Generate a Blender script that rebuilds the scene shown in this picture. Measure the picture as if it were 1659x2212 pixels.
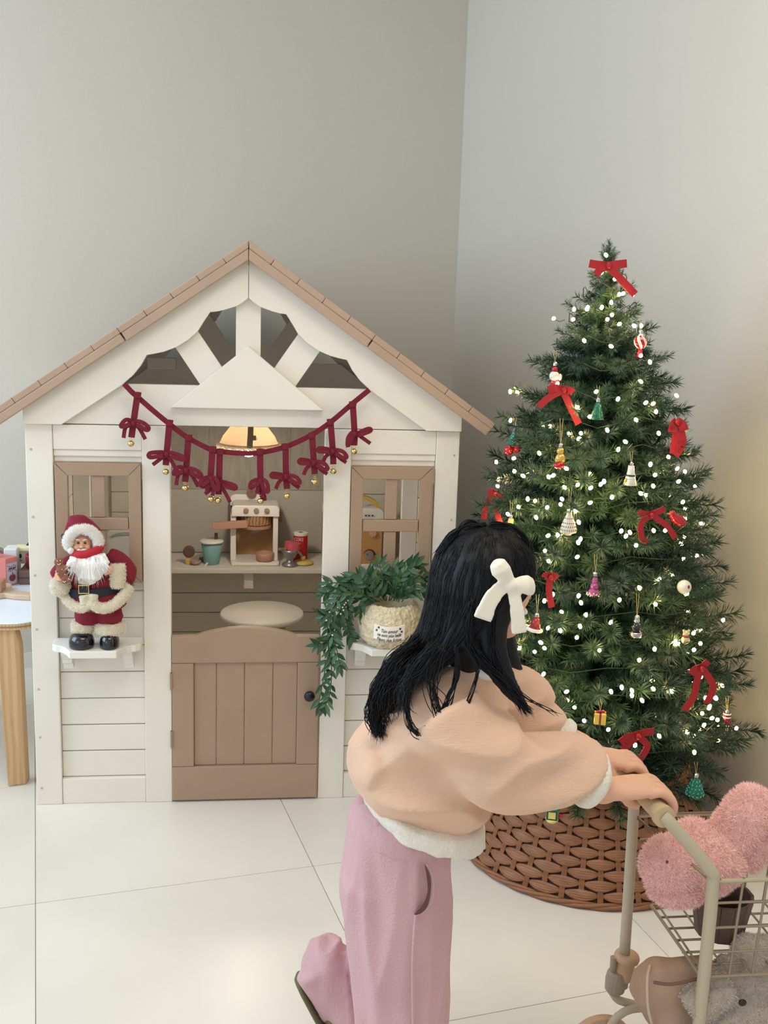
import bpy, bmesh, math, random
import numpy as np
from mathutils import Vector as V, Matrix, noise
for _o in list(bpy.data.objects): bpy.data.objects.remove(_o)
random.seed(7); RNG = np.random.default_rng(7)
SC = bpy.context.scene; COL = SC.collection
PI = math.pi; sin = math.sin; cos = math.cos
# ---------------------------------------------------------------- camera
FPX = 2306.5; CW, CH = 1659, 2212
CAM = np.array([.0222, -2.8537, 1.4026])
CR = np.array([.99282, -.11570, .03140]); CU = np.array([-.00840, .19420, .98093]); CF = np.array([.1196, .9741, -.1918])
CF = CF/np.linalg.norm(CF); CR = CR-CF*(CR@CF); CR /= np.linalg.norm(CR); CU = np.cross(CR, CF)
cam_d = bpy.data.cameras.new('camera'); cam = bpy.data.objects.new('camera', cam_d); COL.objects.link(cam)
cam_d.sensor_fit = 'VERTICAL'; cam_d.sensor_height = 36; cam_d.lens = FPX/CH*36; cam_d.clip_start = .05
cam.matrix_world = Matrix(((CR[0], CU[0], -CF[0], CAM[0]), (CR[1], CU[1], -CF[1], CAM[1]), (CR[2], CU[2], -CF[2], CAM[2]), (0, 0, 0, 1)))
SC.camera = cam
# ---------------------------------------------------------------- light
w = bpy.data.worlds.new('world'); SC.world = w; w.use_nodes = True
w.node_tree.nodes['Background'].inputs[0].default_value = (.95, .97, 1, 1)
w.node_tree.nodes['Background'].inputs[1].default_value = .88
SC.view_settings.view_transform = 'Standard'; SC.view_settings.look = 'None'
SC.view_settings.gamma = 1; SC.view_settings.use_curve_mapping = False; SC.view_settings.exposure = -.17
def area(name, loc, aim, sx, sy, power, col):
    d = bpy.data.lights.new(name, 'AREA'); d.shape = 'RECTANGLE'; d.size = sx; d.size_y = sy; d.energy = power; d.color = col
    o = bpy.data.objects.new(name, d); COL.objects.link(o); o.location = loc
    o.rotation_euler = (V(aim)-V(loc)).to_track_quat('-Z', 'Y').to_euler(); return o
area('ceiling_panel_light', (.3, -1.75, 2.84), (.3, -1.62, 0), 1.5, .7, 23, (1, .92, .80))
area('added_right_wall_fill', (1.0, -1.0, 2.84), (1.0, -.98, 0), .35, .35, 4.5, (1, .90, .76))  # added fill lamp, brightens the right wall beside the tree; no known fitting
area('window_light', (-2.7, -.5, 2.0), (.2, .4, 1.0), 1.9, 1.8, 76, (.63, .81, 1))
area('window_light_front', (-2.3, -3.3, 1.7), (-.5, -1.6, 0), 1.4, 1.4, 15, (.66, .82, 1))
# ---------------------------------------------------------------- helpers
def at(px, py, Y):
    v = CF+CR*(px-829.5)/FPX-CU*(py-1106)/FPX
    return CAM+v*(Y-CAM[1])/v[1]
def atz(px, py, Z):
    v = CF+CR*(px-829.5)/FPX-CU*(py-1106)/FPX
    return CAM+v*(Z-CAM[2])/v[2]
def lin(c):
    return tuple((x/255/12.92 if x/255 <= .04045 else ((x/255+.055)/1.055)**2.4) for x in c)
MATS = {}
def mat(name, col, rough=.6, metal=0, var=0, vscale=8, bump=0, bscale=60, sheen=0, emit=0, ecol=None, coat=0, trans=0, alpha=1, stretch=None, spec=.5, col2=None, wood=0, sss=0):
    if name in MATS: return MATS[name]
    m = bpy.data.materials.new(name); m.use_nodes = True; nt = m.node_tree; b = nt.nodes['Principled BSDF']; L = nt.links.new
    c = lin(col); b.inputs['Base Color'].default_value = (*c, 1); b.inputs['Roughness'].default_value = rough; b.inputs['Metallic'].default_value = metal
    b.inputs['Specular IOR Level'].default_value = spec
    if sheen: b.inputs['Sheen Weight'].default_value = sheen; b.inputs['Sheen Roughness'].default_value = .5; b.inputs['Sheen Tint'].default_value = (*[min(1, x*1.3+.1) for x in c], 1)
    if coat: b.inputs['Coat Weight'].default_value = coat; b.inputs['Coat Roughness'].default_value = .1
    if emit: b.inputs['Emission Color'].default_value = (*(lin(ecol) if ecol else c), 1); b.inputs['Emission Strength'].default_value = emit
    if trans: b.inputs['Transmission Weight'].default_value = trans
    if sss: b.inputs['Subsurface Weight'].default_value = sss; b.inputs['Subsurface Radius'].default_value = (.02, .008, .004); b.inputs['Subsurface Scale'].default_value = .5
    if var or bump or wood:
        tc = nt.nodes.new('ShaderNodeTexCoord'); mp = nt.nodes.new('ShaderNodeMapping'); L(tc.outputs['Object'], mp.inputs['Vector'])
        if stretch: mp.inputs['Scale'].default_value = stretch
    if var or wood:
        n = nt.nodes.new('ShaderNodeTexNoise'); n.inputs['Scale'].default_value = vscale; n.inputs['Detail'].default_value = 6; L(mp.outputs[0], n.inputs['Vector'])
        mx = nt.nodes.new('ShaderNodeMix'); mx.data_type = 'RGBA'
        c2 = lin(col2) if col2 else tuple(x*(1-var) for x in c)
        mx.inputs['A'].default_value = (*c2, 1); mx.inputs['B'].default_value = (*c, 1)
        rp = nt.nodes.new('ShaderNodeMapRange'); rp.inputs['From Min'].default_value = .32; rp.inputs['From Max'].default_value = .66
        src = n.outputs['Fac']
        if wood:
            wv = nt.nodes.new('ShaderNodeTexWave'); wv.inputs['Scale'].default_value = wood; wv.inputs['Distortion'].default_value = 6; wv.inputs['Detail'].default_value = 3; L(mp.outputs[0], wv.inputs['Vector']); src = wv.outputs['Fac']
        L(src, rp.inputs['Value']); L(rp.outputs[0], mx.inputs['Factor']); L(mx.outputs['Result'], b.inputs['Base Color'])
        if emit: L(mx.outputs['Result'], b.inputs['Emission Color'])
    if bump:
        n2 = nt.nodes.new('ShaderNodeTexNoise'); n2.inputs['Scale'].default_value = bscale; n2.inputs['Detail'].default_value = 4; L(mp.outputs[0], n2.inputs['Vector'])
        bp = nt.nodes.new('ShaderNodeBump'); bp.inputs['Strength'].default_value = bump; bp.inputs['Distance'].default_value = .01; L(n2.outputs['Fac'], bp.inputs['Height']); L(bp.outputs[0], b.inputs['Normal'])
    MATS[name] = m; return m
ORG = {}
def org(o): return ORG.get(o.name, V((0, 0, 0))) if o is not None else V((0, 0, 0))
def tag(o, label=None, cat=None, group=None, kind=None):
    if label: o['label'] = label
    if cat: o['category'] = cat
    if group: o['group'] = group
    if kind: o['kind'] = kind
    return o
def thing(name, label, cat, loc=(0, 0, 0), group=None):
    o = bpy.data.objects.new(name, None); COL.objects.link(o); o.empty_display_size = .05
    o.location = V([float(x) for x in loc]); ORG[o.name] = V(o.location); return tag(o, label, cat, group)
def put(me, name, parent=None, loc=None, rot=None):
    o = bpy.data.objects.new(name, me); COL.objects.link(o)
    if parent is not None: o.parent = parent
    if loc is not None: o.location = loc
    if rot is not None: o.rotation_euler = rot
    return o
def basis(d):
    d = V(d).normalized(); a = V((0, 0, 1)) if abs(d.z) < .9 else V((1, 0, 0)); x = d.cross(a).normalized(); return x, x.cross(d).normalized()
class MB:
    def __init__(s): s.v = []; s.f = []
    def add(s, vs, fs):
        k = len(s.v); s.v += [tuple(map(float, p)) for p in vs]; s.f += [tuple(i+k for i in f) for f in fs]; return s
    def box(s, x0, x1, y0, y1, z0, z1):
        return s.add([(x, y, z) for x in (x0, x1) for y in (y0, y1) for z in (z0, z1)], [(0, 1, 3, 2), (4, 6, 7, 5), (0, 4, 5, 1), (2, 3, 7, 6), (0, 2, 6, 4), (1, 5, 7, 3)])
    def obox(s, c, ax, ay, az):
        c, ax, ay, az = V(c), V(ax), V(ay), V(az)
        return s.add([c+ax*i+ay*j+az*k for i in (-1, 1) for j in (-1, 1) for k in (-1, 1)], [(0, 1, 3, 2), (4, 6, 7, 5), (0, 4, 5, 1), (2, 3, 7, 6), (0, 2, 6, 4), (1, 5, 7, 3)])
    def prism(s, poly, y0, y1):      # polygon in XZ, extruded along Y
        n = len(poly); vs = [(p[0], y0, p[1]) for p in poly]+[(p[0], y1, p[1]) for p in poly]
        return s.add(vs, [tuple(range(n)), tuple(range(2*n-1, n-1, -1))]+[(i, i+n, (i+1) % n+n, (i+1) % n) for i in range(n)])
    def slab(s, poly, z0, z1):       # polygon in XY, extruded along Z
        n = len(poly); vs = [(p[0], p[1], z0) for p in poly]+[(p[0], p[1], z1) for p in poly]
        return s.add(vs, [tuple(range(n-1, -1, -1)), tuple(range(n, 2*n))]+[(i, (i+1) % n, (i+1) % n+n, i+n) for i in range(n)])
    def rings(s, R, cap=True, close=False):
        n = len(R[0]); vs = [p for r in R for p in r]; fs = []; m = len(R)
        for i in range(m if close else m-1):
            a, b = i*n, ((i+1) % m)*n
            fs += [(a+j, a+(j+1) % n, b+(j+1) % n, b+j) for j in range(n)]
        if cap and not close: fs += [tuple(range(n-1, -1, -1)), tuple(range((m-1)*n, m*n))]
        return s.add(vs, fs)
    def lathe(s, prof, c=(0, 0, 0), n=24, axis=(0, 0, 1), sx=1, sy=1):
        c = V(c); a = V(axis).normalized()
        if abs(a.z) > .999: x, y = V((1, 0, 0)), V((0, 1, 0))
        else: x, y = basis(a)
        return s.rings([[c+a*z+(x*cos(2*PI*j/n)*sx+y*sin(2*PI*j/n)*sy)*max(r, 1e-5) for j in range(n)] for r, z in prof])
    def tube(s, pts, rad, n=8, close=False, flat=1, up=None):
        pts = [V([float(q) for q in p]) for p in pts]; m = len(pts); R = []
        if not hasattr(rad, '__len__'): rad = [rad]*m
        px = None
        for i in range(m):
            d = (pts[(i+1) % m]-pts[i-1]) if close else (pts[min(i+1, m-1)]-pts[max(i-1, 0)])
            d.normalize()
            if px is None: x, y = basis(d) if up is None else (d.cross(V(up)).normalized(), None)
            else: x = (px-d*px.dot(d)); x = x.normalized() if x.length > 1e-6 else basis(d)[0]
            if up is not None and abs(d.dot(V(up))) < .98: x = d.cross(V(up)).normalized()
            y = x.cross(d); px = x
            R.append([pts[i]+(x*cos(2*PI*j/n)+y*sin(2*PI*j/n)*flat)*rad[i] for j in range(n)])
        return s.rings(R, close=close)
    def ball(s, c, r, n=12, m=8, R=None):
        c = V([float(q) for q in c]); rx, ry, rz = r if hasattr(r, '__len__') else (r, r, r); R = R or Matrix.Identity(3)
        return s.rings([[c+R @ V((rx*sin(t)*cos(2*PI*j/n), ry*sin(t)*sin(2*PI*j/n), -rz*cos(t))) for j in range(n)] for t in [max(.02, min(PI-.02, PI*i/m)) for i in range(m+1)]])
    def ribbon(s, pts, wd, th=.0015, nrm=(0, -1, 0)):
        pts = [V([float(q) for q in p]) for p in pts]; m = len(pts); R = []
        if not hasattr(wd, '__len__'): wd = [wd]*m
        nr = nrm if isinstance(nrm, list) else [nrm]*m
        for i in range(m):
            d = (pts[min(i+1, m-1)]-pts[max(i-1, 0)]).normalized(); nn = V(nr[i]); u = d.cross(nn)
            u = u.normalized() if u.length > 1e-4 else V((1, 0, 0)); nn = u.cross(d).normalized(); a = u*wd[i]/2; b = nn*th/2
            R.append([pts[i]-a-b, pts[i]+a-b, pts[i]+a+b, pts[i]-a+b])
        return s.rings(R)
    def loft(s, secs, n=28):         # secs: (centre, half axis a, half axis b)
        return s.rings([[V([float(q) for q in c])+V([float(q) for q in a])*cos(2*PI*j/n)+V([float(q) for q in b])*sin(2*PI*j/n) for j in range(n)] for c, a, b in secs])
    def mesh(s, name, origin=(0, 0, 0), smooth=False):
        me = bpy.data.meshes.new(name); o = V(origin)
        me.from_pydata([tuple(V(p)-o) for p in s.v], [], s.f); 
        bm = bmesh.new(); bm.from_mesh(me); bmesh.ops.recalc_face_normals(bm, faces=bm.faces); bm.to_mesh(me); bm.free()
        if smooth: me.polygons.foreach_set('use_smooth', [True]*len(me.polygons))
        return me
    def build(s, name, m, parent=None, smooth=False, bevel=0, label=None, seg=2, kind=None):
        me = s.mesh(name, org(parent), smooth); me.materials.append(m)
        o = put(me, name, parent); ORG[o.name] = org(parent).copy()
        if bevel:
            b = o.modifiers.new('bevel', 'BEVEL'); b.width = bevel; b.segments = seg; b.limit_method = 'ANGLE'; b.angle_limit = .6; b.harden_normals = False
        if label: o['label'] = label
        if kind: o['kind'] = kind
        return o
def solo(o, label, cat, group=None):
    """a top-level thing that is one mesh: move its origin to its base centre"""
    me = o.data; co = np.empty(len(me.vertices)*3); me.vertices.foreach_get('co', co); co = co.reshape(-1, 3)
    c = np.array([(co[:, 0].min()+co[:, 0].max())/2, (co[:, 1].min()+co[:, 1].max())/2, co[:, 2].min()]); co -= c
    me.vertices.foreach_set('co', co.ravel()); o.location = V(c.tolist()); ORG[o.name] = V(c.tolist()); return tag(o, label, cat, group)
def fuse(mb, name, m, parent=None, vox=.006, smooth=2, disp=None, label=None):
    """voxel-joins overlapping closed shapes into one continuous surface"""
    me = mb.mesh('tmp'); o = bpy.data.objects.new('tmp', me); COL.objects.link(o)
    r = o.modifiers.new('r', 'REMESH'); r.mode = 'VOXEL'; r.voxel_size = vox
    if smooth: sm = o.modifiers.new('s', 'SMOOTH'); sm.factor = .5; sm.iterations = smooth
    dg = bpy.context.evaluated_depsgraph_get(); dg.update(); ne = bpy.data.meshes.new_from_object(o.evaluated_get(dg))
    bpy.data.objects.remove(o); bpy.data.meshes.remove(me)
    k = len(ne.vertices); co = np.empty(k*3); no = np.empty(k*3); ne.vertices.foreach_get('co', co); ne.vertices.foreach_get('normal', no)
    co = co.reshape(-1, 3); no = no.reshape(-1, 3)
    if disp:
        d = np.array([disp(V(p)) for p in co.tolist()]); co = co+no*d[:, None]
    co = co-np.array(org(parent)); ne.vertices.foreach_set('co', co.ravel()); ne.name = name
    ne.polygons.foreach_set('use_smooth', [True]*len(ne.polygons)); ne.materials.clear(); ne.materials.append(m); ne.update()
    ob = put(ne, name, parent); ORG[ob.name] = org(parent).copy()
    if label: ob['label'] = label
    return ob
def nz(p, s, o=0): return noise.noise(V(p)*s+V((o, o*1.7, o*.3)))
def text(body, name, m, parent, mtx, size, depth=.0006, shear=0, align='CENTER', label=None, sx=1):
    c = bpy.data.curves.new(name, 'FONT'); c.body = body; c.size = size; c.extrude = depth; c.shear = shear; c.align_x = align; c.align_y = 'CENTER'; c.resolution_u = 3
    o = bpy.data.objects.new(name, c); COL.objects.link(o); dg = bpy.context.evaluated_depsgraph_get(); dg.update()
    me = bpy.data.meshes.new_from_object(o.evaluated_get(dg)); bpy.data.objects.remove(o); bpy.data.curves.remove(c)
    me.transform(Matrix.Translation(-org(parent)) @ mtx @ Matrix.Diagonal((sx, 1, 1, 1))); me.materials.clear(); me.materials.append(m); me.name = name
    ob = put(me, name, parent)
    if label: ob['label'] = label
    return ob
def facing(loc, right=(1, 0, 0), up=(0, 0, 1)):
    x = V(right).normalized(); z = x.cross(V(up)).normalized(); y = z.cross(x); l = V([float(q) for q in loc])
    return Matrix(((x.x, y.x, z.x, l.x), (x.y, y.y, z.y, l.y), (x.z, y.z, z.z, l.z), (0, 0, 0, 1)))
def spline(pts, n):
    pts = [V([float(q) for q in p]) for p in pts]; out = []; m = len(pts)
    for i in range(m-1):
        p0, p1, p2, p3 = pts[max(i-1, 0)], pts[i], pts[i+1], pts[min(i+2, m-1)]
        for k in range(n):
            t = k/n; out.append(.5*((2*p1)+(p2-p0)*t+(2*p0-5*p1+4*p2-p3)*t*t+(3*p1-p0-3*p2+p3)*t**3))
    return out+[pts[-1]]
def fuzz(o, n, ln, wd, m, parent, seed=1, name='pile'):
    '''short fibres standing off a plush surface, one joined part of kind stuff'''
    me = o.data; rg = np.random.default_rng(seed); k = len(me.polygons); ce = np.empty(k*3); no = np.empty(k*3); ar = np.empty(k)
    me.polygons.foreach_get('center', ce); me.polygons.foreach_get('normal', no); me.polygons.foreach_get('area', ar); ce = ce.reshape(-1, 3); no = no.reshape(-1, 3)
    i = rg.choice(k, n, p=ar/ar.sum()); p = ce[i]+rg.normal(0, .002, (n, 3)); p -= no[i]*np.sum((p-ce[i])*no[i], 1)[:, None]
    d = no[i]+rg.normal(0, .55, (n, 3)); d /= np.linalg.norm(d, axis=1)[:, None]; t = np.cross(d, rg.normal(0, 1, (n, 3))); t /= np.linalg.norm(t, axis=1)[:, None]; L_ = ln*rg.uniform(.6, 1.2, (n, 1))
    v = np.concatenate([p-t*wd-no[i]*.001, p+t*wd-no[i]*.001, p+d*L_]); f = np.stack([np.arange(n), np.arange(n)+n, np.arange(n)+2*n], 1); q = bpy.data.meshes.new(name); q.from_pydata(v.tolist(), [], f.tolist()); q.materials.append(m)
    return tag(put(q, name, parent), kind='stuff')
# ---------------------------------------------------------------- materials
WHITE = mat('white_paint', (232, 226, 213), .45, var=.05, vscale=5, bump=.05, bscale=40)
WHITE2 = mat('white_board', (234, 230, 220), .5, var=.05, vscale=9, bump=.04, bscale=50)
INNER = mat('inner_paint', (222, 214, 198), .6, var=.06, vscale=5, bump=.05, bscale=40)
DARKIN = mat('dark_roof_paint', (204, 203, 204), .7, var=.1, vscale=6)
TAUPE = mat('taupe_paint', (166, 140, 116), .5, var=.05, vscale=5, bump=.05, bscale=45)
ROOFP = mat('roof_paint', (176, 150, 128), .55, var=.08, vscale=7, bump=.08, bscale=40)
WALL = mat('wall_paint', (207, 201, 189), .8, var=.03, vscale=1.5, bump=.08, bscale=220)
BLACK = mat('black_plastic', (18, 20, 26), .35)
GOLD = mat('brass', (224, 196, 132), .2, metal=1)
SILVER = mat('silver', (190, 192, 196), .25, metal=1)
RIBBON = mat('wine_velvet', (108, 4, 32), .8, sheen=.06, bump=.1, bscale=400)
REDRIB = mat('red_velvet', (158, 10, 24), .6, sheen=.2, bump=.15, bscale=400)
BEECH = mat('beech_wood', (206, 172, 128), .5, wood=9, col2=(190, 152, 108), stretch=(4, 4, .6))
BROWNW = mat('brown_wood', (150, 112, 82), .55, wood=10, col2=(128, 92, 66), stretch=(1, 1, 4))
# ---------------------------------------------------------------- room
TH = math.radians(15); WD = V((cos(TH), sin(TH), 0)); WN = V((sin(TH), -cos(TH), 0)); CORNER = V((.84, 1.6, 0))
def wallbox(name, p, q, nout, z0, z1, th, m):
    p, q = V(p), V(q); c = (p+q)/2+V(nout)*th/2; mb = MB(); mb.obox((c.x, c.y, (z0+z1)/2), (q-p)/2, V(nout)*th/2, (0, 0, (z1-z0)/2))
    return tag(mb.build(name, m), kind='structure')
RW = V((sin(TH), -cos(TH), 0))           # right wall runs toward the camera
wallbox('wall_back', CORNER-WD*4.2, CORNER+WD*.1, -WN, 0, 2.9, .1, WALL)
wallbox('wall_right', CORNER, CORNER+RW*4.6, WD, 0, 2.9, .1, WALL)
BASEM = mat('skirting', (222, 217, 206), .5)
wallbox('baseboard_back', CORNER-WD*4.2, CORNER, WN, 0, .058, .012, BASEM)
mb = MB(); mb.box(-3.6, 2.4, -3.6, 3.0, 2.9, 3.0); tag(mb.build('ceiling', mat('ceiling_paint', (225, 222, 216), .9)), kind='structure')
mb = MB(); mb.box(-3.6, 2.4, -3.6, 3.0, -.05, -.004)
floor = tag(mb.build('floor', mat('grout', (196, 186, 168), .9)), kind='structure')
TILE = mat('floor_tile', (228, 222, 211), .3, var=.1, vscale=2.2, bump=.02, bscale=5, spec=.4)
ta = -.1946; TU = V((cos(ta), -sin(ta), 0)); TV = V((sin(ta), cos(ta), 0)); u0 = V((-.5687, -.0588, 0)).dot(TU); v0 = -.4025; su, sv = .668, .647
mb = MB(); g = .0009; mb.box(-su/2+g, su/2-g, -sv/2+g, sv/2-g, -.004, 0); tile_me = mb.mesh('tile'); tile_me.materials.append(TILE)
for i in range(-5, 4):
    for j in range(-5, 5):
        c = TU*(u0+su*(i+.5))+TV*(v0+sv*(j+.5))
        if (c-CORNER).dot(WN) < -.3 or (c-CORNER).dot(WD) > .3 or c.y < -3.3 or c.x < -3.2: continue
        put(tile_me, 'tile', floor, c, (0, 0, -ta))
# ---------------------------------------------------------------- playhouse
house = thing('playhouse', 'white wooden play cottage with taupe roof, half door and window frames', 'playhouse', (0, .55, 0))
def hb(name, x0, x1, y0, y1, z0, z1, m=WHITE, parent=house, bev=.002):
    mb = MB(); mb.box(x0, x1, y0, y1, z0, z1); return mb.build(name, m, parent, bevel=bev)
PX = [(-.575, -.506), (-.277, -.204), (.207, .279), (.511, .575)]
for a, b in PX:
    p = hb('post', a, b, 0, .032, 0, 1.066)
    if abs(a+b) > .9:
        for z in (1.0, .82, .66, .51, .34, .2, .05):
            mb = MB(); x = a+.014 if a < 0 else b-.014; mb.lathe([(0, 0), (.0032, .0005), (.0034, .0015), (0, .0016)], (x, .0004, z), 8, axis=(0, -1, 0)); mb.build('screw', mat('screw_steel', (190, 182, 168), .5, metal=.3), p)
for a, b in ((-.5055, -.2775), (.2795, .5105)):
    hb('lintel_board', a, b, .003, .03, 1.0, 1.0655); hb('bottom_rail', a, b, .003, .03, 0, .074)
    z = .0755
    for k in range(12):
        z1 = min(z+.0745, .9995)
        if z < .60: hb('plank', a, b, .016, .027, z, z1, bev=.0025)
        elif z1 < .965:
            hb('plank', a, a+.028, .016, .027, z, z1, bev=.0025); hb('plank', b-.028, b, .016, .027, z, z1, bev=.0025)
        else: hb('plank', a, b, .014, .025, max(z, .966), z1, bev=.0025); 
        z += .077
    hb('trim_strip', a, b, .008, .02, .982, .9995)
# window frames (fixed casements, each a ring with muntin and mullions)
for cx in (-.3905, .392):
    x0, x1, z0, z1, wd = cx-.1115, cx+.1105, .641, .9655, .033; g = .0006; mb = MB()
    mb.prism([(x0, z0), (x0+wd-g, z0+wd), (x0+wd-g, z1-wd), (x0, z1-g)], -.006, .016); mb.prism([(x1, z0), (x1, z1-g), (x1-wd+g, z1-wd), (x1-wd+g, z0+wd)], -.006, .016)
    mb.prism([(x0+g*2, z1), (x0+wd, z1-wd), (x1-wd, z1-wd), (x1-2*g, z1)], -.006, .016); mb.prism([(x0+2*g, z0), (x1-2*g, z0), (x1-wd, z0+wd), (x0+wd, z0+wd)], -.006, .016)
    fr = mb.build('window_frame', TAUPE, house, bevel=.0012)
    hb('muntin', x0+wd+.001, x1-wd-.001, -.004, .012, .786, .819, TAUPE, fr); hb('mullion', cx-.017, cx+.016, -.001, .014, .820, z1-wd, TAUPE, fr); hb('mullion', cx-.017, cx+.016, -.001, .014, z0+wd, .7855, TAUPE, fr)
# gable
mb = MB(); mb.prism([(-.486, 1.0675), (.486, 1.0675), (.332, 1.1745), (-.332, 1.1745)], .008, .03); mb.build('gable_board', WHITE, house, bevel=.0015)
mb = MB(); mb.prism([(-.2, 1.117), (.2, 1.117), (0, 1.2817)], -.014, .008); mb.build('gable_plate', WHITE, house, bevel=.002)
mb = MB(); mb.prism([(-.0325, 1.19), (.0325, 1.19), (.0325, 1.46), (-.0325, 1.46)], .006, .026); mb.build('gable_spoke', WHITE, house, bevel=.0015)
for s in (-1, 1):
    mb = MB(); mb.prism([(s*-.10, 1.14), (s*-.045, 1.19), (s*-.175, 1.38), (s*-.25, 1.364), (s*-.19, 1.2735), (s*-.124, 1.175)], .009, .026); mb.build('gable_spoke', WHITE, house, bevel=.0015)
SCA = [(133, 917), (263, 832), (287, 811), (304, 790), (317, 767), (335, 764), (354, 760), (381, 750), (408, 733), (427, 716), (442, 692), (454, 674), (468, 673), (483, 670), (510, 662), (525, 653), (537, 644)]
left = [at(a, b, -.018) for a, b in SCA]; left = [(p[0], p[2]) for p in left]; left[-1] = (-.0006, left[-1][1])
top = [(-.0006, 1.512), (-.575, 1.114), (-.575, 1.0675)]
for s in (-1, 1):
    poly = left+top; poly = [(-s*x, z) for x, z in poly]; poly = poly if s < 0 else poly[::-1]
    mb = MB(); mb.prism(poly, -.018, .006); mb.build('barge_board', WHITE, house, bevel=.0015)
# roof
A = V((0, 0, 1.549)); E1 = V((.660, 0, 1.094)); sl = (E1-A); RL = sl.length; su_ = sl.normalized()
for s in (-1, 1):
    u = V((su_.x*s, 0, su_.z)); nrm = V((-u.z*s, 0, u.x*s)); nrm = nrm if nrm.z > 0 else -nrm
    def rb(name, a, b, t0, t1, y0, y1, m, bev, seg=2):
        mb = MB(); c = A+u*((a+b)/2)-nrm*((t0+t1)/2); mb.obox((c.x, (y0+y1)/2, c.z), u*((b-a)/2), V((0, (y1-y0)/2, 0)), nrm*((t1-t0)/2)); return mb.build(name, m, house, bevel=bev, seg=seg)
    N = 10; p = RL/N
    def mitre(name, b, t0, t1, y0, y1, m, bev):      # the piece at the ridge, cut plumb
        ck = 1/nrm.z; e0 = A+u*b-nrm*t0; e1 = A+u*b-nrm*t1; q = [(s*.0007, A.z-t0*ck), (e0.x, e0.z), (e1.x, e1.z), (s*.0007, A.z-t1*ck)]
        mb = MB(); mb.prism(q if s > 0 else q[::-1], y0, y1); return mb.build(name, m, house, bevel=bev)
    mitre('roof_slat', p-.0003, 0, .0175, -.058, 1.19, ROOFP, .003)
    for k in range(1, N): rb('roof_slat', k*p+.0003, (k+1)*p-.0003, .0, .0175, -.058, 1.19, ROOFP, .0028, 3)
    mitre('fascia_board', RL/2-.002, .0178, .041, -.058, -.03, ROOFP, .002); rb('fascia_board', RL/2+.002, RL-.002, .0172, .040, -.058, -.03, ROOFP, .003)
    rb('roof_deck', .03, RL-.05, .0172, .026, -.029, 1.19, DARKIN, 0)
    rb('rafter', .05, RL-.09, .027, .08, .03, .06, WHITE2, .002); rb('rafter', .05, RL-.09, .027, .08, 1.10, 1.13, DARKIN, .002)
# back gable, seen through the front one
mb = MB(); mb.prism([(-.47, 1.068), (.47, 1.068), (.332, 1.1745), (-.332, 1.1745)], 1.13, 1.15); mb.build('back_gable_board', DARKIN, house)
mb = MB(); mb.prism([(-.0325, 1.17), (.0325, 1.17), (.0325, 1.46), (-.0325, 1.46)], 1.13, 1.15); mb.build('back_gable_spoke', DARKIN, house)
mb = MB(); mb.prism([(-.2, 1.117), (.2, 1.117), (0, 1.2817)], 1.128, 1.14); mb.build('back_gable_plate', DARKIN, house)
for s in (-1, 1):
    mb = MB(); mb.prism([(s*-.10, 1.14), (s*-.045, 1.19), (s*-.175, 1.38), (s*-.25, 1.364), (s*-.19, 1.2735), (s*-.124, 1.175)], 1.13, 1.15); mb.build('back_gable_spoke', DARKIN, house)
    poly = [(-s*x, z) for x, z in left+[(0, 1.50), (-.575, 1.1), (-.575, 1.068)]]; poly = poly if s < 0 else poly[::-1]
    mb = MB(); mb.prism(poly, 1.15, 1.17); mb.build('back_barge_board', DARKIN, house)
hb('tie_beam', -.36, -.26, 1.0, 1.02, 1.15, 1.19, DARKIN)
# back wall and side walls of the house
for a, b in (PX[0], PX[3]): hb('back_post', a, b, 1.115, 1.15, 0, 1.066, INNER)
z = .0
for k in range(14):
    z1 = min(z+.0745, 1.066)
    for a, b in ((-.505, -.30), (.302, .51)): hb('back_plank', a, b, 1.10, 1.112, z, z1, INNER)
    if z < .45: hb('back_plank', -.299, .301, 1.10, 1.112, z, z1, INNER)
    z += .077
KN = mat('knotty_panel', (172, 164, 148), .7, var=.22, vscale=14, stretch=(3.5, 3.5, .6))
for k in range(4): hb('knotty_board', -.299+k*.15, -.299+(k+1)*.15-.0006, 1.10, 1.112, .705, 1.066, KN, bev=.0006)
hb('smooth_back_panel', -.299, .301, 1.106, 1.116, .463, .706, mat('panel_paint', (188, 182, 168), .7, bump=.05, bscale=60))
for s in (-1, 1):
    z = 0
    for k in range(14):
        z1 = min(z+.0745, 1.066); a, b = sorted((s*.574, s*.562))
        hb('side_plank', a, b, .033, 1.114, z, z1, INNER); z += .077
    a, b = sorted((s*.561, s*.508)); hb('inner_stud', a, b, .62, .645, 0, 1.066, WHITE2)
    hb('side_beam', *sorted((s*.561, s*.535)), .03, 1.11, 1.02, 1.066, WHITE2)
# half door
mb = MB(); arc = [(-.203, .411), (.203, .411), (.203, .488), (.138, .4895)]+[(.138-.276*t, .4895+.0245*sin(PI*t)**.8) for t in [i/16 for i in range(1, 16)]]+[(-.138, .4895), (-.203, .488)]
mb.prism(arc, -.004, .018); door = mb.build('half_door', TAUPE, house, bevel=.003)
hb('stile', -.203, -.1435, -.004, .018, .1065, .4105, TAUPE, door); hb('stile', .1435, .203, -.004, .018, .1065, .4105, TAUPE, door); hb('rail', -.204, .203, -.006, .018, .006, .106, TAUPE, door)
for a, b in ((-.1435, -.082), (-.0805, -.0045), (-.003, .0745), (.076, .1435)): hb('plank', a, b, .004, .014, .1065, .411, TAUPE, door, .0025)
mb = MB(); mb.lathe([(.006, 0), (.006, .012), (.0145, .014), (.0155, .02), (.012, .026), (0, .028)], (.177, -.004, .318), 20, axis=(0, -1, 0)); mb.build('knob', BLACK, door, smooth=True, label='round black door knob')
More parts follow.
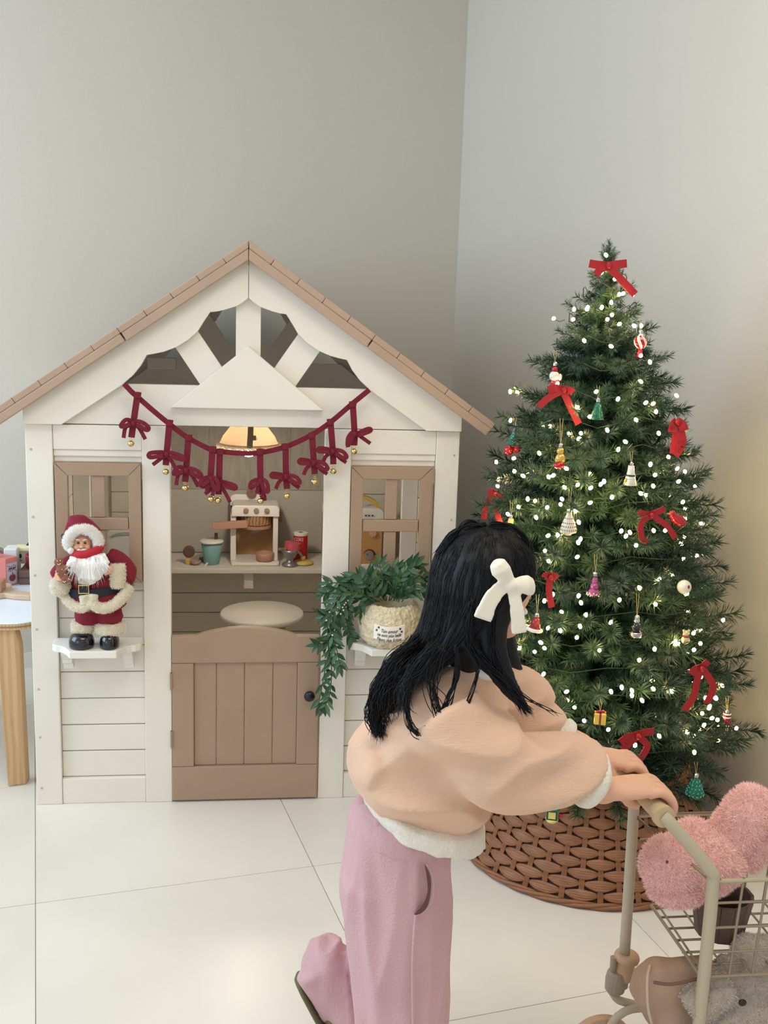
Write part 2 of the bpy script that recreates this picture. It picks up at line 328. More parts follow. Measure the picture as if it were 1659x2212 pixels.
for z in (.36, .19): mb = MB(); mb.box(-.2075, -.2005, -.0065, .0, z-.024, z+.024); mb.tube([(-.205, -.006, z-.024), (-.205, -.006, z+.024)], .003, 8); mb.build('hinge', TAUPE, door)
# little wall shelves
for cx in (-.396, .396):
    mb = MB(); hw, fw_ = .115, .06
    poly = [(cx-hw, 0), (cx-hw, -.055), (cx-hw+.012, -.066)]+[(cx-hw+.012+(hw-fw_-.012)*t, -.066-.054*(t*t)) for t in (.25, .5, .75)]+[(cx-fw_, -.12), (cx+fw_, -.12)]+[(cx+hw-.012-(hw-fw_-.012)*t, -.066-.054*(t*t)) for t in (.75, .5, .25)]+[(cx+hw-.012, -.066), (cx+hw, -.055), (cx+hw, 0)]
    mb.slab(poly, .4665, .486); sh = mb.build('wall_shelf', WHITE2, house, bevel=.002)
    for s in (-1, 1):
        x = cx+s*.08; mb = MB(); pr = [(0, .466), (-.06, .466), (-.06, .455), (-.052, .452), (-.046, .442), (-.040, .437), (-.040, .428), (-.022, .418), (-.018, .405), (0, .405)]
        n = len(pr); vs = [(x-.0125, y, z) for y, z in pr]+[(x+.0125, y, z) for y, z in pr]; mb.add(vs, [tuple(range(n)), tuple(range(2*n-1, n-1, -1))]+[(i, i+n, (i+1) % n+n, (i+1) % n) for i in range(n)]); mb.build('bracket', WHITE2, sh)
# counter
CNT = mat('counter_board', (222, 214, 200), .5, var=.06, vscale=6, stretch=(1, 5, 1))
ct = hb('counter', -.534, .534, .85, 1.098, .446, .463, CNT); hb('bracket', -.017, .017, .87, .885, .385, .4455, CNT, ct); hb('bracket', -.017, .017, .886, 1.098, .42, .4455, CNT, ct)
# ---------------------------------------------------------------- inside the playhouse
TOPC = .4635
t = thing('stool', 'round cream topped stool standing behind the taupe half door', 'stool', (.047, .56, 0))
mb = MB(); mb.lathe([(.128, .372), (.136, .376), (.138, .384), (.134, .391), (0, .392)], (.047, .56, 0), 40); mb.build('seat', CNT, t, smooth=True)
for k in range(3):
    a = k*2*PI/3+.5; mb = MB(); mb.tube([(.047+.07*cos(a), .56+.07*sin(a), .372), (.047+.12*cos(a), .56+.12*sin(a), 0)], [.013, .011], 10); mb.build('leg', BEECH, t)
LX, LY = 0, .55
t = thing('pendant_lamp', 'lit fabric pendant lamp with lacy fringe under the cottage gable', 'lamp', (LX, LY, .9))
SH = bpy.data.materials.new('lamp_shade_fabric'); SH.use_nodes = True; nt = SH.node_tree; nt.nodes.remove(nt.nodes['Principled BSDF'])
d = nt.nodes.new('ShaderNodeBsdfDiffuse'); tr = nt.nodes.new('ShaderNodeBsdfTranslucent'); mx = nt.nodes.new('ShaderNodeMixShader')
d.inputs[0].default_value = (*lin((226, 208, 184)), 1); tr.inputs[0].default_value = (*lin((244, 230, 206)), 1); mx.inputs[0].default_value = .40
nt.links.new(d.outputs[0], mx.inputs[1]); nt.links.new(tr.outputs[0], mx.inputs[2]); nt.links.new(mx.outputs[0], nt.nodes['Material Output'].inputs[0])
mb = MB(); n = 48; prof = [(.094, .948), (.082, .975), (.060, 1.003), (.042, 1.024), (.041, 1.024), (.059, 1.003), (.081, .975), (.093, .948)]
R = [[V((LX+r*cos(2*PI*j/n), LY+r*sin(2*PI*j/n), z)) for j in range(n)] for r, z in prof]; mb.rings(R, close=True); mb.build('lamp_shade', SH, t, smooth=True)
mb = MB(); mb.rings([[V((LX+r*cos(2*PI*j/n), LY+r*sin(2*PI*j/n), z)) for j in range(n)] for r, z in ((.0945, .955), (.0975, .947), (.0965, .945), (.0935, .953))], close=True); mb.build('shade_band', SH, t, smooth=True)
mb = MB()
for j in range(64):
    a = 2*PI*j/64
    for q in range(2): mb.ball((LX+(.0965+.003*q)*cos(a+q*.05), LY+(.0965+.003*q)*sin(a+q*.05), .945-.005*q+.002*sin(j*2.1)), .0048, 6, 4)
FR = SH.copy(); FR.name = 'fringe_cotton'
for q in FR.node_tree.nodes:
    if q.bl_idname in ('ShaderNodeBsdfDiffuse', 'ShaderNodeBsdfTranslucent'): q.inputs[0].default_value = (.92, .88, .80, 1)
    if q.bl_idname == 'ShaderNodeMixShader': q.inputs[0].default_value = .6
mb.build('fringe', FR, t, smooth=True)
mb = MB(); mb.lathe([(0, .908), (.013, .911), (.022, .922), (.024, .934), (.018, .95), (.012, .962), (.012, .975), (0, .976)], (LX, LY, 0), 20); mb.build('bulb', mat('warm_bulb', (255, 226, 170), .3, emit=190, ecol=(255, 246, 232)), t, smooth=True)
mb = MB(); mb.tube([(LX+.003, LY-.10, .952), (LX+.006, LY-.055, 1.012), (LX+.006, LY-.05, 1.03)], .009, 8); mb.box(LX+.012, LX+.022, LY-.085, LY-.07, .972, .985); mb.box(LX-.002, LX+.014, LY-.082, LY-.07, .976, .981); mb.build('pull_strap', mat('dark_strap', (150, 128, 104), .8), t)
mb = MB(); mb.tube([(LX, LY, .97), (LX, LY, 1.5)], .004, 8); mb.build('cord', WHITE2, t)
# toy espresso machine
CREAM = mat('cream_toy_paint', (234, 226, 214), .45); PINKW = mat('pinkish_wood', (186, 140, 118), .5, var=.08, vscale=10)
e = thing('toy_espresso_machine', 'cream wooden toy espresso machine with three small dials on the counter', 'toy', (.026, .96, TOPC))
x0, x1 = -.058, .106
def rr(x0, x1, z0, z1, r, k=5): return [(x0, z0), (x1, z0)]+[(x1-r+r*cos(a), z1-r+r*sin(a)) for a in [i*PI/2/k for i in range(k+1)]]+[(x0+r-r*sin(a), z1-r+r*cos(a)) for a in [i*PI/2/k for i in range(k+1)]]
mb = MB(); mb.prism(rr(x0-.012, x0+.104, TOPC, .7, .02), 1.03, 1.045); mb.box(x0-.012, x1-.004, 1.03, 1.045, TOPC, .66); mb.build('back_panel', CREAM, e, bevel=.002)
for a, b in ((x0-.008, x0+.012), (x1-.02, x1-.002)): mb = MB(); mb.box(a, b, .925, 1.029, TOPC+.012, .65); mb.build('side_panel', CREAM, e, bevel=.002)
mb = MB(); mb.prism(rr(x0-.004, x1+.002, .640, .680, .014), .912, 1.029); mb.build('top_box', CREAM, e, bevel=.003)
mb = MB(); mb.slab([(x0-.006, 1.03), (x0-.006, .90), (x0, .893), (x1-.002, .893), (x1+.004, .90), (x1+.004, 1.03)][::-1], TOPC, TOPC+.012); mb.build('base_plate', CREAM, e, bevel=.003)
mb = MB(); mb.box(x0+.013, x1-.021, 1.022, 1.0295, TOPC+.012, .64); mb.build('inner_panel', mat('tan_board', (176, 134, 88), .6, var=.15, vscale=6), e)
mb = MB(); mb.lathe([(.056, .605), (.056, .640), (0, .641)], (.024, .972, 0), 36); mb.build('brew_head', mat('striped_wood', (178, 142, 96), .5, wood=14, col2=(140, 100, 62), stretch=(2, 1, 3)), e, smooth=False)
mb = MB(); mb.lathe([(0, .59), (.056, .59), (.057, .602), (0, .603)], (.024, .971, 0), 36); mb.build('filter_holder', PINKW, e)
mb = MB(); mb.lathe([(.006, .566), (.02, .578), (.022, .59), (0, .59)], (.022, .965, 0), 16); mb.build('spout', mat('grey_toy', (146, 138, 140), .5), e)
mb = MB(); mb.obox((-.068, .90, .612), (.062, .003, .004), (0, .012, 0), (-.001, 0, .0125)); mb.build('handle', PINKW, e, bevel=.002)
for k in range(3): mb = MB(); mb.lathe([(.0095, 0), (.0095, .006), (.006, .007), (0, .007)], (-.011+k*.037, .912, .662), 16, axis=(0, -1, 0)); mb.build('dial', mat('dial_wood', (150, 122, 100), .5), e)
mb = MB(); mb.lathe([(.0185, 0), (.0185, .012), (.013, .014), (.012, .009), (.004, .009), (.003, .013), (0, .013)], (.008, 1.028, .706), 20, axis=(0, -1, 0)); mb.build('gauge', mat('dial_wood2', (130, 100, 80), .5), e)
mb = MB(); mb.lathe([(.017, 0), (.017, .012), (0, .013)], (x1-.0015, .965, .632), 20, axis=(1, 0, 0)); mb.box(x1+.002, x1+.012, .955, .975, .61, .63); mb.build('steam_knob', BROWNW, e)
def cup(name, prof, c, m, label, cat, n=28): mb = MB(); mb.lathe(prof, c, n); return solo(mb.build(name, m, None, smooth=True), label, cat)
bowl = cup('toy_bowl', [(0, 0), (.026, 0), (.031, .005), (.034, .022), (.033, .031), (.029, .031), (.028, .012), (0, .010)], (.058, .925, TOPC+.0122), PINKW, 'small pinkish wooden bowl inside the toy espresso machine', 'bowl')
# teal cup with lid and straw
t = thing('toy_cup', 'teal toy takeaway cup with pale lid and brown straw on counter', 'cup', (-.133, .93, TOPC))
mb = MB(); mb.lathe([(0, 0), (.026, 0), (.028, .003), (.0372, .078), (0, .079)], (-.133, .93, TOPC), 32); mb.build('cup_body', mat('teal_paint', (118, 158, 156), .6), t, smooth=True)
mb = MB(); mb.lathe([(.0372, .0785), (.042, .079), (.0425, .084), (.037, .0885), (0, .09)], (-.133, .93, TOPC), 32); mb.build('lid', CREAM, t, smooth=True)
mb = MB(); mb.tube([(-.117, .93, TOPC+.09), (-.117, .93, TOPC+.112)], .006, 12); mb.build('straw', mat('dark_brown', (104, 72, 62), .5), t)
# silver goblet with pink block
t = thing('toy_goblet', 'silver footed toy goblet filled with a pink disc on counter', 'cup', (.147, .90, TOPC))
mb = MB(); mb.lathe([(0, 0), (.028, 0), (.0285, .006), (.022, .012), (.013, .017), (.011, .024), (.022, .034), (.029, .05), (.030, .061), (0, .058)], (.147, .90, TOPC), 28); mb.build('goblet_body', mat('pewter', (150, 150, 152), .35, metal=.7), t, smooth=True)
mb = MB(); mb.lathe([(0, .0), (.029, .0), (.029, .024), (0, .025)], (.155, .905, TOPC+.06), 28, axis=(.12, 0, 1)); mb.build('pink_disc', mat('pink_felt', (196, 84, 92), .7), t)
mb = MB(); mb.tube([(.105, .885, TOPC+.063), (.132, .885, TOPC+.064)], .0055, 10); mb.build('stick', BROWNW, t)
# soda can
t = thing('toy_soda_can', 'red toy soda can with white swoosh at the counter back', 'can', (.188, .985, TOPC))
RED = mat('red_paint', (190, 32, 44), .45)
mb = MB(); mb.lathe([(0, 0), (.025, 0), (.026, .004), (.026, .094), (0, .095)], (.188, .985, TOPC), 32); mb.build('can_body', RED, t, smooth=False)
mb = MB(); mb.lathe([(.0255, .0945), (.0265, .096), (.0265, .104), (.022, .106), (0, .105)], (.188, .985, TOPC), 32); mb.build('can_top', WHITE2, t); mb = MB(); mb.obox((.188, .98, TOPC+.107), (.006, 0, 0), (0, .004, 0), (0, 0, .001)); mb.build('pull_tab', BROWNW, t)
def oncan(a, z, r=.0263): return V((.188+r*sin(a), .985-r*cos(a), TOPC+z))
mb = MB(); P = [oncan(-1.0+1.35*(i/10), .062-.055*(i/10)**1.1-.006*sin(i*.63)) for i in range(11)]; mb.ribbon(P, .009, .0012, [(p-V((.188, .985, p.z))).normalized() for p in P]); mb.build('swoosh', WHITE2, t)
text('COKE', 'lettering', WHITE2, t, facing(oncan(-.28, .083)+V((-.0005, -.0012, 0)), (cos(-.28), sin(-.28), 0)), .0165, sx=.8)
t = thing('yellow_pot_top', 'yellow round toy lid with wooden knob at the counter right', 'toy', (.197, .925, TOPC))
mb = MB(); mb.lathe([(0, 0), (.03, 0), (.036, .004), (.035, .009), (.026, .013), (0, .014)], (.197, .925, TOPC), 28); mb.build('lid_body', mat('yellow_paint', (206, 184, 104), .5), t, smooth=True)
mb = MB(); mb.lathe([(.009, .013), (.010, .026), (.008, .03), (0, .03)], (.195, .925, TOPC), 16); mb.build('knob', BEECH, t, smooth=True)
# little things at the counter's left
t = thing('toy_whisk_disc', 'dark brown wooden disc standing on a yellow block on counter', 'toy', (-.226, .92, TOPC))
mb = MB(); mb.lathe([(.02, 0), (.0215, .004), (.0215, .012), (.014, .014), (0, .012)], (-.213, .935, TOPC+.044), 24, axis=(0, -1, 0)); mb.build('disc', mat('walnut', (112, 80, 66), .5, var=.2), t)
mb = MB(); mb.box(-.225, -.208, .913, .93, TOPC, TOPC+.022); mb.build('stand', mat('yellow_block', (196, 170, 96), .5), t, bevel=.002)
cup('toy_dish', [(0, 0), (.012, 0), (.019, .006), (.02, .013), (.015, .014), (.014, .007), (0, .006)], (-.189, .915, TOPC), mat('rose_wood', (172, 140, 128), .5), 'tiny rosy wooden dish on the counter beside the brown disc', 'dish', 18)
t = thing('toy_tool', 'small grey toy stopper lying behind the tiny dish on counter', 'toy', (-.164, .96, TOPC)); mb = MB(); mb.lathe([(0, -.014), (.007, -.012), (.0085, 0), (.006, .004), (.006, .012), (0, .013)], (-.166, .96, TOPC+.0085), 14, axis=(1, .2, 0)); mb.build('stopper_body', mat('slate', (110, 112, 120), .5), t, smooth=True); mb = MB(); mb.ball((-.150, .963, TOPC+.0075), .0072, 12, 8); mb.build('stopper_cap', mat('dark_slate', (84, 84, 92), .5), t, smooth=True)
t = thing('toy_spoon', 'small wooden toy spoon with a pale handle lying on counter', 'spoon', (-.145, .92, TOPC))
mb = MB(); mb.lathe([(0, 0), (.018, .001), (.02, .005), (.015, .009), (0, .010)], (-.137, .945, TOPC+.006), 20, axis=(.1, -.25, 1), sy=.7); mb.build('spoon_bowl', BEECH, t, smooth=True)
mb = MB(); mb.tube([(-.140, .93, TOPC+.009), (-.153, .885, TOPC+.004)], [.004, .0045], 8); mb.build('handle', WHITE2, t)
# kitchen toys behind the windows
t = thing('toy_fridge', 'white rounded toy panel with grey arc seen through the left window', 'toy', (-.33, .87, TOPC))
fx0 = at(231, 1200, .80)[0]; zt = at(260, 1146, .80)[2]
mb = MB(); mb.prism(rr(fx0, fx0+.13, TOPC, zt, .014), .80, .90); mb.build('fridge_body', mat('cool_white_toy', (214, 212, 206), .45), t, bevel=.003)
P = [at(240, 1160, .7985), at(249, 1156, .7985), at(262, 1153.5, .7985), at(275, 1153, .7985), at(292, 1155, .7985)]
mb = MB(); mb.ribbon(spline(P, 4), .0085, .003); mb.build('arc_handle', mat('sage_grey', (150, 160, 154), .5), t)
text('Fresh', 'lettering', WHITE2, t, facing(at(272, 1154, .7962)), .0075, shear=.3)
mb = MB(); p = at(262, 1196, .7985); mb.lathe([(.006, 0), (.006, .006), (0, .007)], p, 16, axis=(0, -1, 0)); mb.build('knob', mat('sage_grey', (150, 160, 154), .5), t)
Yk = .82; t = thing('toy_cooker', 'white and tan toy cooker with yellow arch seen through the right window', 'toy', (.36, .9, TOPC))
a = at(760, 1210, Yk); b = at(833, 1118, Yk); zt = at(800, 1100, Yk)[2]; zm = at(800, 1122, Yk)[2]; zb = TOPC; xr = b[0]-.006
CW_ = mat('cooker_white', (222, 218, 210), .45); TANB = mat('cooker_tan', (190, 142, 84), .5, var=.08, vscale=8)
mb = MB(); mb.prism(rr(a[0]-.1, xr, zm, zt+.002, .02), Yk, Yk+.15); mb.build('control_box', CW_, t, bevel=.003)
mb = MB(); mb.box(a[0]-.1, xr-.004, Yk+.002, Yk+.15, TOPC+.028, zm-.0005); mb.build('cabinet', TANB, t, bevel=.002)
mb = MB(); mb.box(a[0]-.1, xr+.002, Yk-.012, Yk+.15, TOPC, TOPC+.0275); mb.build('plinth', CW_, t, bevel=.003)
for px in (790, 797, 804.5): mb = MB(); p = at(px, 1113.5, Yk-.001); mb.lathe([(.0028, 0), (.0028, .004), (0, .0045)], p, 12, axis=(0, -1, 0)); mb.build('button', BLACK, t)
P = [at(770, 1078, Yk+.03), at(787, 1075, Yk+.03), at(803, 1081, Yk+.03), at(816, 1092, Yk+.03), at(819, 1106, Yk+.03)]
mb = MB(); mb.ribbon(spline(P, 5), .014, .02); mb.build('arch_handle', mat('ochre_paint', (196, 164, 84), .5), t)
mb = MB(); mb.lathe([(.0125, 0), (.0125, .006), (0, .007)], at(805.5, 1152, Yk), 24, axis=(0, -1, 0)); mb.build('wooden_stud', BEECH, t)
kc = at(797, 1199, Yk); mb = MB(); mb.lathe([(.0145, 0), (.0145, .01), (0, .011)], kc, 28, axis=(0, -1, 0)); mb.build('dial', mat('grey_toy2', (140, 130, 132), .5), t)
mb = MB(); mb.obox((kc[0]-.006, Yk-.0115, kc[2]+.005), (.0022, 0, -.0022), (0, .0006, 0), (.0006, 0, .0006)); mb.build('pointer', BLACK, t)
for k in range(9):
    aa = PI*.92-k*PI*.92/8.6; r1 = .0175; s_ = .0012+.00022*k; mb = MB(); mb.obox((kc[0]+(r1+s_)*cos(aa), Yk+.0012, kc[2]+(r1+s_)*sin(aa)), V((cos(aa), 0, sin(aa)))*s_, (0, .0012, 0), V((-sin(aa), 0, cos(aa)))*s_*.9); mb.build('dial_mark', BLACK, t)
# ---------------------------------------------------------------- garland
GY = -.036
gar = thing('bell_garland', 'wine red velvet ribbon garland of bows and gold bells across the cottage front', 'garland', at(530, 900, GY))
cp = [(268, 829), (284, 846), (300, 860), (332, 888), (365, 915), (405, 945), (457, 972), (475, 975), (515, 979), (560, 978), (617, 965), (672, 940), (714, 912), (760, 873), (798, 842)]
mb = MB(); mb.ribbon(spline([at(a, b, GY) for a, b in cp], 4), .0135, .002); mb.build('garland_ribbon', RIBBON, gar)
G_ = lambda a, b, dy=0: at(a, b, GY-.003+dy)
drops = [((297, 853), (288, 915), (284, 945), (283, 957), 1), ((366, 913), (360, 982), (358, 1005), (358, 1018), 0), ((407, 945), (402, 1017), (400, 1041), (400, 1053), 1), ((459, 970), (455, 1035), (455, 1062), (456, 1077), 2), ((475, 975), (473, 1045), (472, 1068), (471, 1080), 0),
         ((562, 975), (563, 1040), (570, 1082), (563, 1081), 2), ((617, 964), (618, 1030), (620, 1056), (620, 1070), 3), ((674, 940), (678, 1000), (680, 1024), (680, 1040), 3), ((714, 911), (719, 975), (720, 1003), (720, 1017), 3), ((762, 873), (766, 938), (765, 962), (765, 974), 4)]
# bow pieces as pixel offsets from the knot: two loops, two tails
BOWS = {0: ([(-10, -5), (-36, -3), (-36, 6), (-8, 2)], [(8, -4), (34, 4), (34, 11), (8, 3)], [(-5, 3), (-30, 22)], [(4, 4), (15, 22), (24, 40)]),
        1: ([(-8, -7), (-18, -7), (-27, 5), (-20, 6), (-7, 0)], [(8, -5), (22, -1), (33, 9), (28, 14), (8, 2)], [(-5, 3), (-17, 9), (-21, 31)], [(6, 4), (14, 12), (26, 34)]),
        2: ([(-6, -4), (-20, 2), (-22, 14), (-14, 10), (-3, 2)], [(5, -4), (14, 4), (16, 22), (8, 18), (2, 2)], [(-3, 3), (-8, 26)], [(2, 4), (6, 20), (4, 36)]),
        3: ([(-8, -4), (-29, -7), (-30, 0), (-8, 1)], [(7, -3), (22, 1), (30, 12), (22, 14), (6, 4)], [(-5, 3), (-16, 12), (-22, 26)], [(5, 4), (17, 16), (29, 24)]),
        4: ([(-5, -4), (-14, 8), (-15, 26), (-9, 14), (-3, 2)], [(8, -3), (30, -12), (34, -7), (8, 3)], [(-3, 4), (-4, 24)], [(8, 2), (20, 10), (34, 20)])}
def jingle(c, r=.0088):
    mb = MB(); mb.ball(c, (r, r, r*.92), 16, 10); mb.lathe([(r*1.02, -r*.12), (r*1.06, 0), (r*1.02, r*.12)], c, 18)
    mb.tube([V(c)+V((0, 0, r+.003))+V((sin(a)*.0035, 0, cos(a)*.0035)) for a in [2*PI*i/10 for i in range(10)]], .0007, 5, close=True)
    return mb
for i, (tp, kn, en, be, bt) in enumerate(drops):
    dy = -.0045*(i % 2)
    P = spline([G_(*tp, dy), G_(*kn, dy), G_(*en, dy)], 4); mb = MB(); mb.ribbon(P, .0165, .0022); tt = G_(*tp, dy); mb.ribbon([tt+np.array((-.0095, -.0028, -.001)), tt+np.array((0, -.0036, .0005)), tt+np.array((.0095, -.0028, -.001))], .016, .002)
    dr = mb.build('ribbon_drop', RIBBON, gar)
    mb = MB(); L1, L2, T1, T2 = BOWS[bt]
    for q, k in ((L1, 1), (L2, 1), (T1, 0), (T2, 0)):
        pts = [G_(kn[0], kn[1], dy-.006)]+[G_(kn[0]+x, kn[1]+y, dy-.006-(.006*k if 0 < j else .002)) for j, (x, y) in enumerate(q)]
        mb.ribbon(spline(pts, 4), .011 if k else .010, .0016)
    mb.ball(G_(*kn, dy-.008), (.0075, .005, .008), 10, 6); mb.build('bow', RIBBON, dr, smooth=False)
    jingle(G_(be[0], be[1]+1, dy-.002)).build('bell', GOLD, dr, smooth=True, label='small gold jingle bell')
# ---------------------------------------------------------------- santa-style doll on the left shelf
SY = -.068
S = lambda a, b, dy=0: V(at(a, b, SY+dy).tolist())
u1 = .00123                                       # metres per pixel on that shelf
doll = thing('christmas_doll', 'white bearded Christmas doll in dark red coat standing on the left shelf', 'doll', S(205, 1393))
CLOTH = mat('wine_cloth', (124, 22, 42), .9, sheen=.3, bump=.2, bscale=300); FUR = mat('cream_fur', (240, 228, 202), .95, bump=.7, bscale=420, var=.10, vscale=70, sheen=.4)
FURW = mat('white_fur', (240, 236, 226), .95, bump=.6, bscale=420, sheen=.4); FURL = mat('fur_pile', (255, 246, 224), .9); FURWL = mat('white_fur_pile', (255, 253, 248), .9); DSKIN = mat('doll_skin', (226, 168, 134), .5); NAVY = mat('navy_felt', (26, 32, 44), .8)
fd = lambda p: .0010*nz(p, 90)+.0011*nz(p, 330, 3)
for a, w_, x2 in ((178, 27, 9), (238, 21, 2)):
    mb = MB(); b = S(a, 1380); mb.rings([[b+V((w_*u1*f*cos(2*PI*j/20)+(x2*u1*sin(PI*j/10) if 0 else 0), -.012-.034*f*sin(2*PI*j/20)*1.0, z)) for j in range(20)] for f, z in ((.97, -.0155), (1.0, -.011), (1.0, .0), (.86, .013), (.6, .02), (.3, .022))]); mb.build('boot', mat('black_patent', (14, 17, 26), .18, coat=.5), doll, smooth=True)
mb = MB(); mb.loft([(S(190, 1346), (.030, 0, 0), (0, .026, 0)), (S(189, 1330), (.034, 0, 0), (0, .03, 0)), (S(192, 1312), (.034, 0, 0), (0, .032, 0)), (S(196, 1290), (.03, 0, 0), (0, .03, 0))]); mb.loft([(S(236, 1346), (.03, 0, 0), (0, .026, 0)), (S(237, 1330), (.035, 0, 0), (0, .03, 0)), (S(232, 1312), (.035, 0, 0), (0, .032, 0)), (S(225, 1290), (.03, 0, 0), (0, .03, 0))]); fuse(mb, 'trousers', CLOTH, doll, .004, 2, lambda p: .0016*nz(p, 70))
for a, b, w_ in ((179, 1353, 24), (237, 1356, 33)): mb = MB(); mb.lathe([(w_*u1*.85, -.017), (w_*u1, -.01), (w_*u1*1.02, .008), (w_*u1*.85, .016), (0, .017)], S(a, b), 22, sy=.85); mb.lathe([(0, -.018), (w_*u1*.85, -.017)], S(a, b), 22, sy=.85); fuzz(fuse(mb, 'trouser_cuff', FUR, doll, .003, 1, fd), 2500, .0045, .0006, FURL, doll)
mb = MB(); mb.loft([(S(196, 1190), (.02, 0, 0), (0, .022, 0)), (S(202, 1206), (.052, 0, 0), (0, .035, 0)), (S(206, 1235), (.066, 0, 0), (0, .046, 0)), (S(208, 1268), (.066, 0, 0), (0, .05, 0)), (S(208, 1290), (.075, 0, 0), (0, .053, 0)), (S(208, 1304), (.08, 0, 0), (0, .054, 0)), (S(207, 1312), (.07, 0, 0), (0, .05, 0))])
mb.tube(spline([S(232, 1202), S(256, 1212), S(274, 1236), S(264, 1262)], 4), [.022, .024, .025, .025, .0255, .026, .0265, .0265, .027, .026, .024, .022, .02], 14)
mb.tube(spline([S(160, 1216, .01), S(140, 1228), S(116, 1246)], 4), [.026]*5+[.024, .022, .02, .016], 12); fuse(mb, 'coat', CLOTH, doll, .004, 3, lambda p: .0012*nz(p, 60))
mb = MB(); mb.tube(spline([S(137, 1276, -.02), S(146, 1296, -.03), S(163, 1310, -.045), S(182, 1312, -.053), S(198, 1300, -.057)], 4), [.013]*17, 10); mb.tube(spline([S(194, 1298, -.057), S(214, 1313, -.058), S(240, 1310, -.053), S(263, 1292, -.042), S(280, 1266, -.02)], 4), [.014]*17, 10)
fuzz(fuse(mb, 'coat_hem', FUR, doll, .003, 1, fd), 4500, .0045, .0006, FURL, doll)
mb = MB(); mb.tube([S(186, 1225, -.047), S(184, 1262, -.052)], [.016, .019], 12, flat=.5, up=(0, -1, 0)); mb.tube([S(180, 1285, -.054), S(184, 1306, -.056)], [.013, .012], 12); mb.tube([S(203, 1283, -.054), S(201, 1303, -.057)], [.012, .012], 12); fuse(mb, 'coat_placket', FUR, doll, .003, 1, fd)
mb = MB(); mb.rings([[S(208, 1270, 0)+V(((.069+e_)*cos(2*PI*j/40)-.004, (.053+e_)*sin(2*PI*j/40)+0, z+.006*cos(2*PI*j/40))) for j in range(40)] for e_, z in ((0, -.011), (.003, -.0105), (.003, .0105), (0, .011))], close=True); belt = mb.build('belt', NAVY, doll, smooth=False)
c = S(181, 1273, -.058); mb = MB(); q = [(-.0125, -.0105), (.0125, -.0105), (.0125, .0105), (-.0125, .0105)]; mb.tube([c+V((x, 0, z)) for x, z in q], .0022, 8, close=True); mb.build('buckle', mat('pale_gold', (236, 214, 150), .25, metal=1), belt); mb = MB(); mb.box(c.x-.011, c.x+.011, c.y, c.y+.002, c.z-.009, c.z+.009); mb.build('buckle_inlay', BLACK, belt)
mb = MB(); mb.lathe([(0, -.032), (.018, -.03), (.0195, -.015), (.0205, .01), (.018, .03), (0, .032)], S(254, 1244, -.033), 16, axis=(.05, 0, 1)); fuzz(fuse(mb, 'sleeve_cuff', FUR, doll, .003, 1, fd), 2200, .0045, .0006, FURL, doll); mb = MB(); mb.ball(S(130, 1266, -.03), (.0265, .024, .027), 16, 12); fuzz(fuse(mb, 'sleeve_cuff', FUR, doll, .003, 1, fd), 2200, .0045, .0006, FURL, doll)
mb = MB(); h = S(128, 1244, -.05); mb.ball(h, (.012, .009, .013), 12, 8)
for k in range(4): mb.tube(spline([h+V((-.006, -.004, .010-.006*k)), h+V((.004, -.012, .011-.006*k)), h+V((.012, -.009, .010-.006*k))], 3), [.0032]*7, 7)
mb.tube([h+V((.004, -.002, .008)), h+V((.012, -.004, .016))], [.0035, .003], 7); fuse(mb, 'hand', DSKIN, doll, .0016, 1)
mb = MB(); h = S(236, 1231, -.045); mb.ball(h, (.011, .009, .011), 12, 8)
for k in range(4): mb.tube([h+V((0, -.004, .007-.005*k)), h+V((-.012, -.008, .004-.005*k))], [.003, .0026], 7)
mb.tube([h+V((0, 0, .008)), h+V((-.006, -.004, .014))], [.0032, .0028], 7); fuse(mb, 'hand', DSKIN, doll, .0016, 1)
hc = S(179, 1173, -.012)
mb = MB(); mb.ball(hc, (.027, .026, .03), 20, 14); mb.ball(hc+V((.001, -.029, -.004)), (.0062, .006, .005), 10, 8); mb.ball(hc+V((-.0125, -.022, -.008)), (.008, .007, .008), 10, 8); mb.ball(hc+V((.0145, -.021, -.007)), (.008, .007, .008), 10, 8); head = fuse(mb, 'head', DSKIN, doll, .002, 2)
for s in (-1, 1):
    ec = hc+V((.0085*s+.001, -.0245, .006)); mb = MB(); mb.ball(ec, (.0038, .0025, .0032), 10, 6); mb.ball(ec+V((0, -.0015, 0)), (.0018, .0015, .0018), 8, 6); mb.build('eye', mat('doll_eye', (50, 34, 24), .2), head, smooth=True)
    mb = MB(); mb.tube([ec+V((.0055*cos(a), -.004, .005*sin(a)-.001)) for a in [2*PI*i/14 for i in range(14)]], .0005, 5, close=True); mb.build('spectacle_ring', GOLD, head)
    mb = MB(); mb.tube([ec+V((-.005, -.0015, .0072-.001*s)), ec+V((.0, -.003, .009)), ec+V((.005, -.0015, .0072+.001*s))], .0019, 7); mb.build('eyebrow', FURW, head, smooth=True)
mb = MB(); mb.tube(spline([hc+V((-.014, -.024, -.017)), hc+V((-.006, -.03, -.0125)), hc+V((0, -.03, -.0135)), hc+V((.008, -.03, -.0115)), hc+V((.016, -.023, -.015))], 3), [.001, .003, .004, .0045, .0045, .004, .0035, .004, .0045, .0045, .004, .003, .001], 8); mb.build('moustache', FURW, head, smooth=True)
mb = MB(); R0 = [hc+V((.0385*cos(a)+.004, -.018-.004*sin(a), .0375*sin(a)+.004)) for a in [PI*(-.16+1.32*i/18) for i in range(19)]]; mb.tube(R0, [.008, .0115]+[.0132]*15+[.0115, .008], 14); fuzz(fuse(mb, 'hat_brim', FURW, doll, .003, 1, fd), 4500, .005, .0006, FURWL, doll)
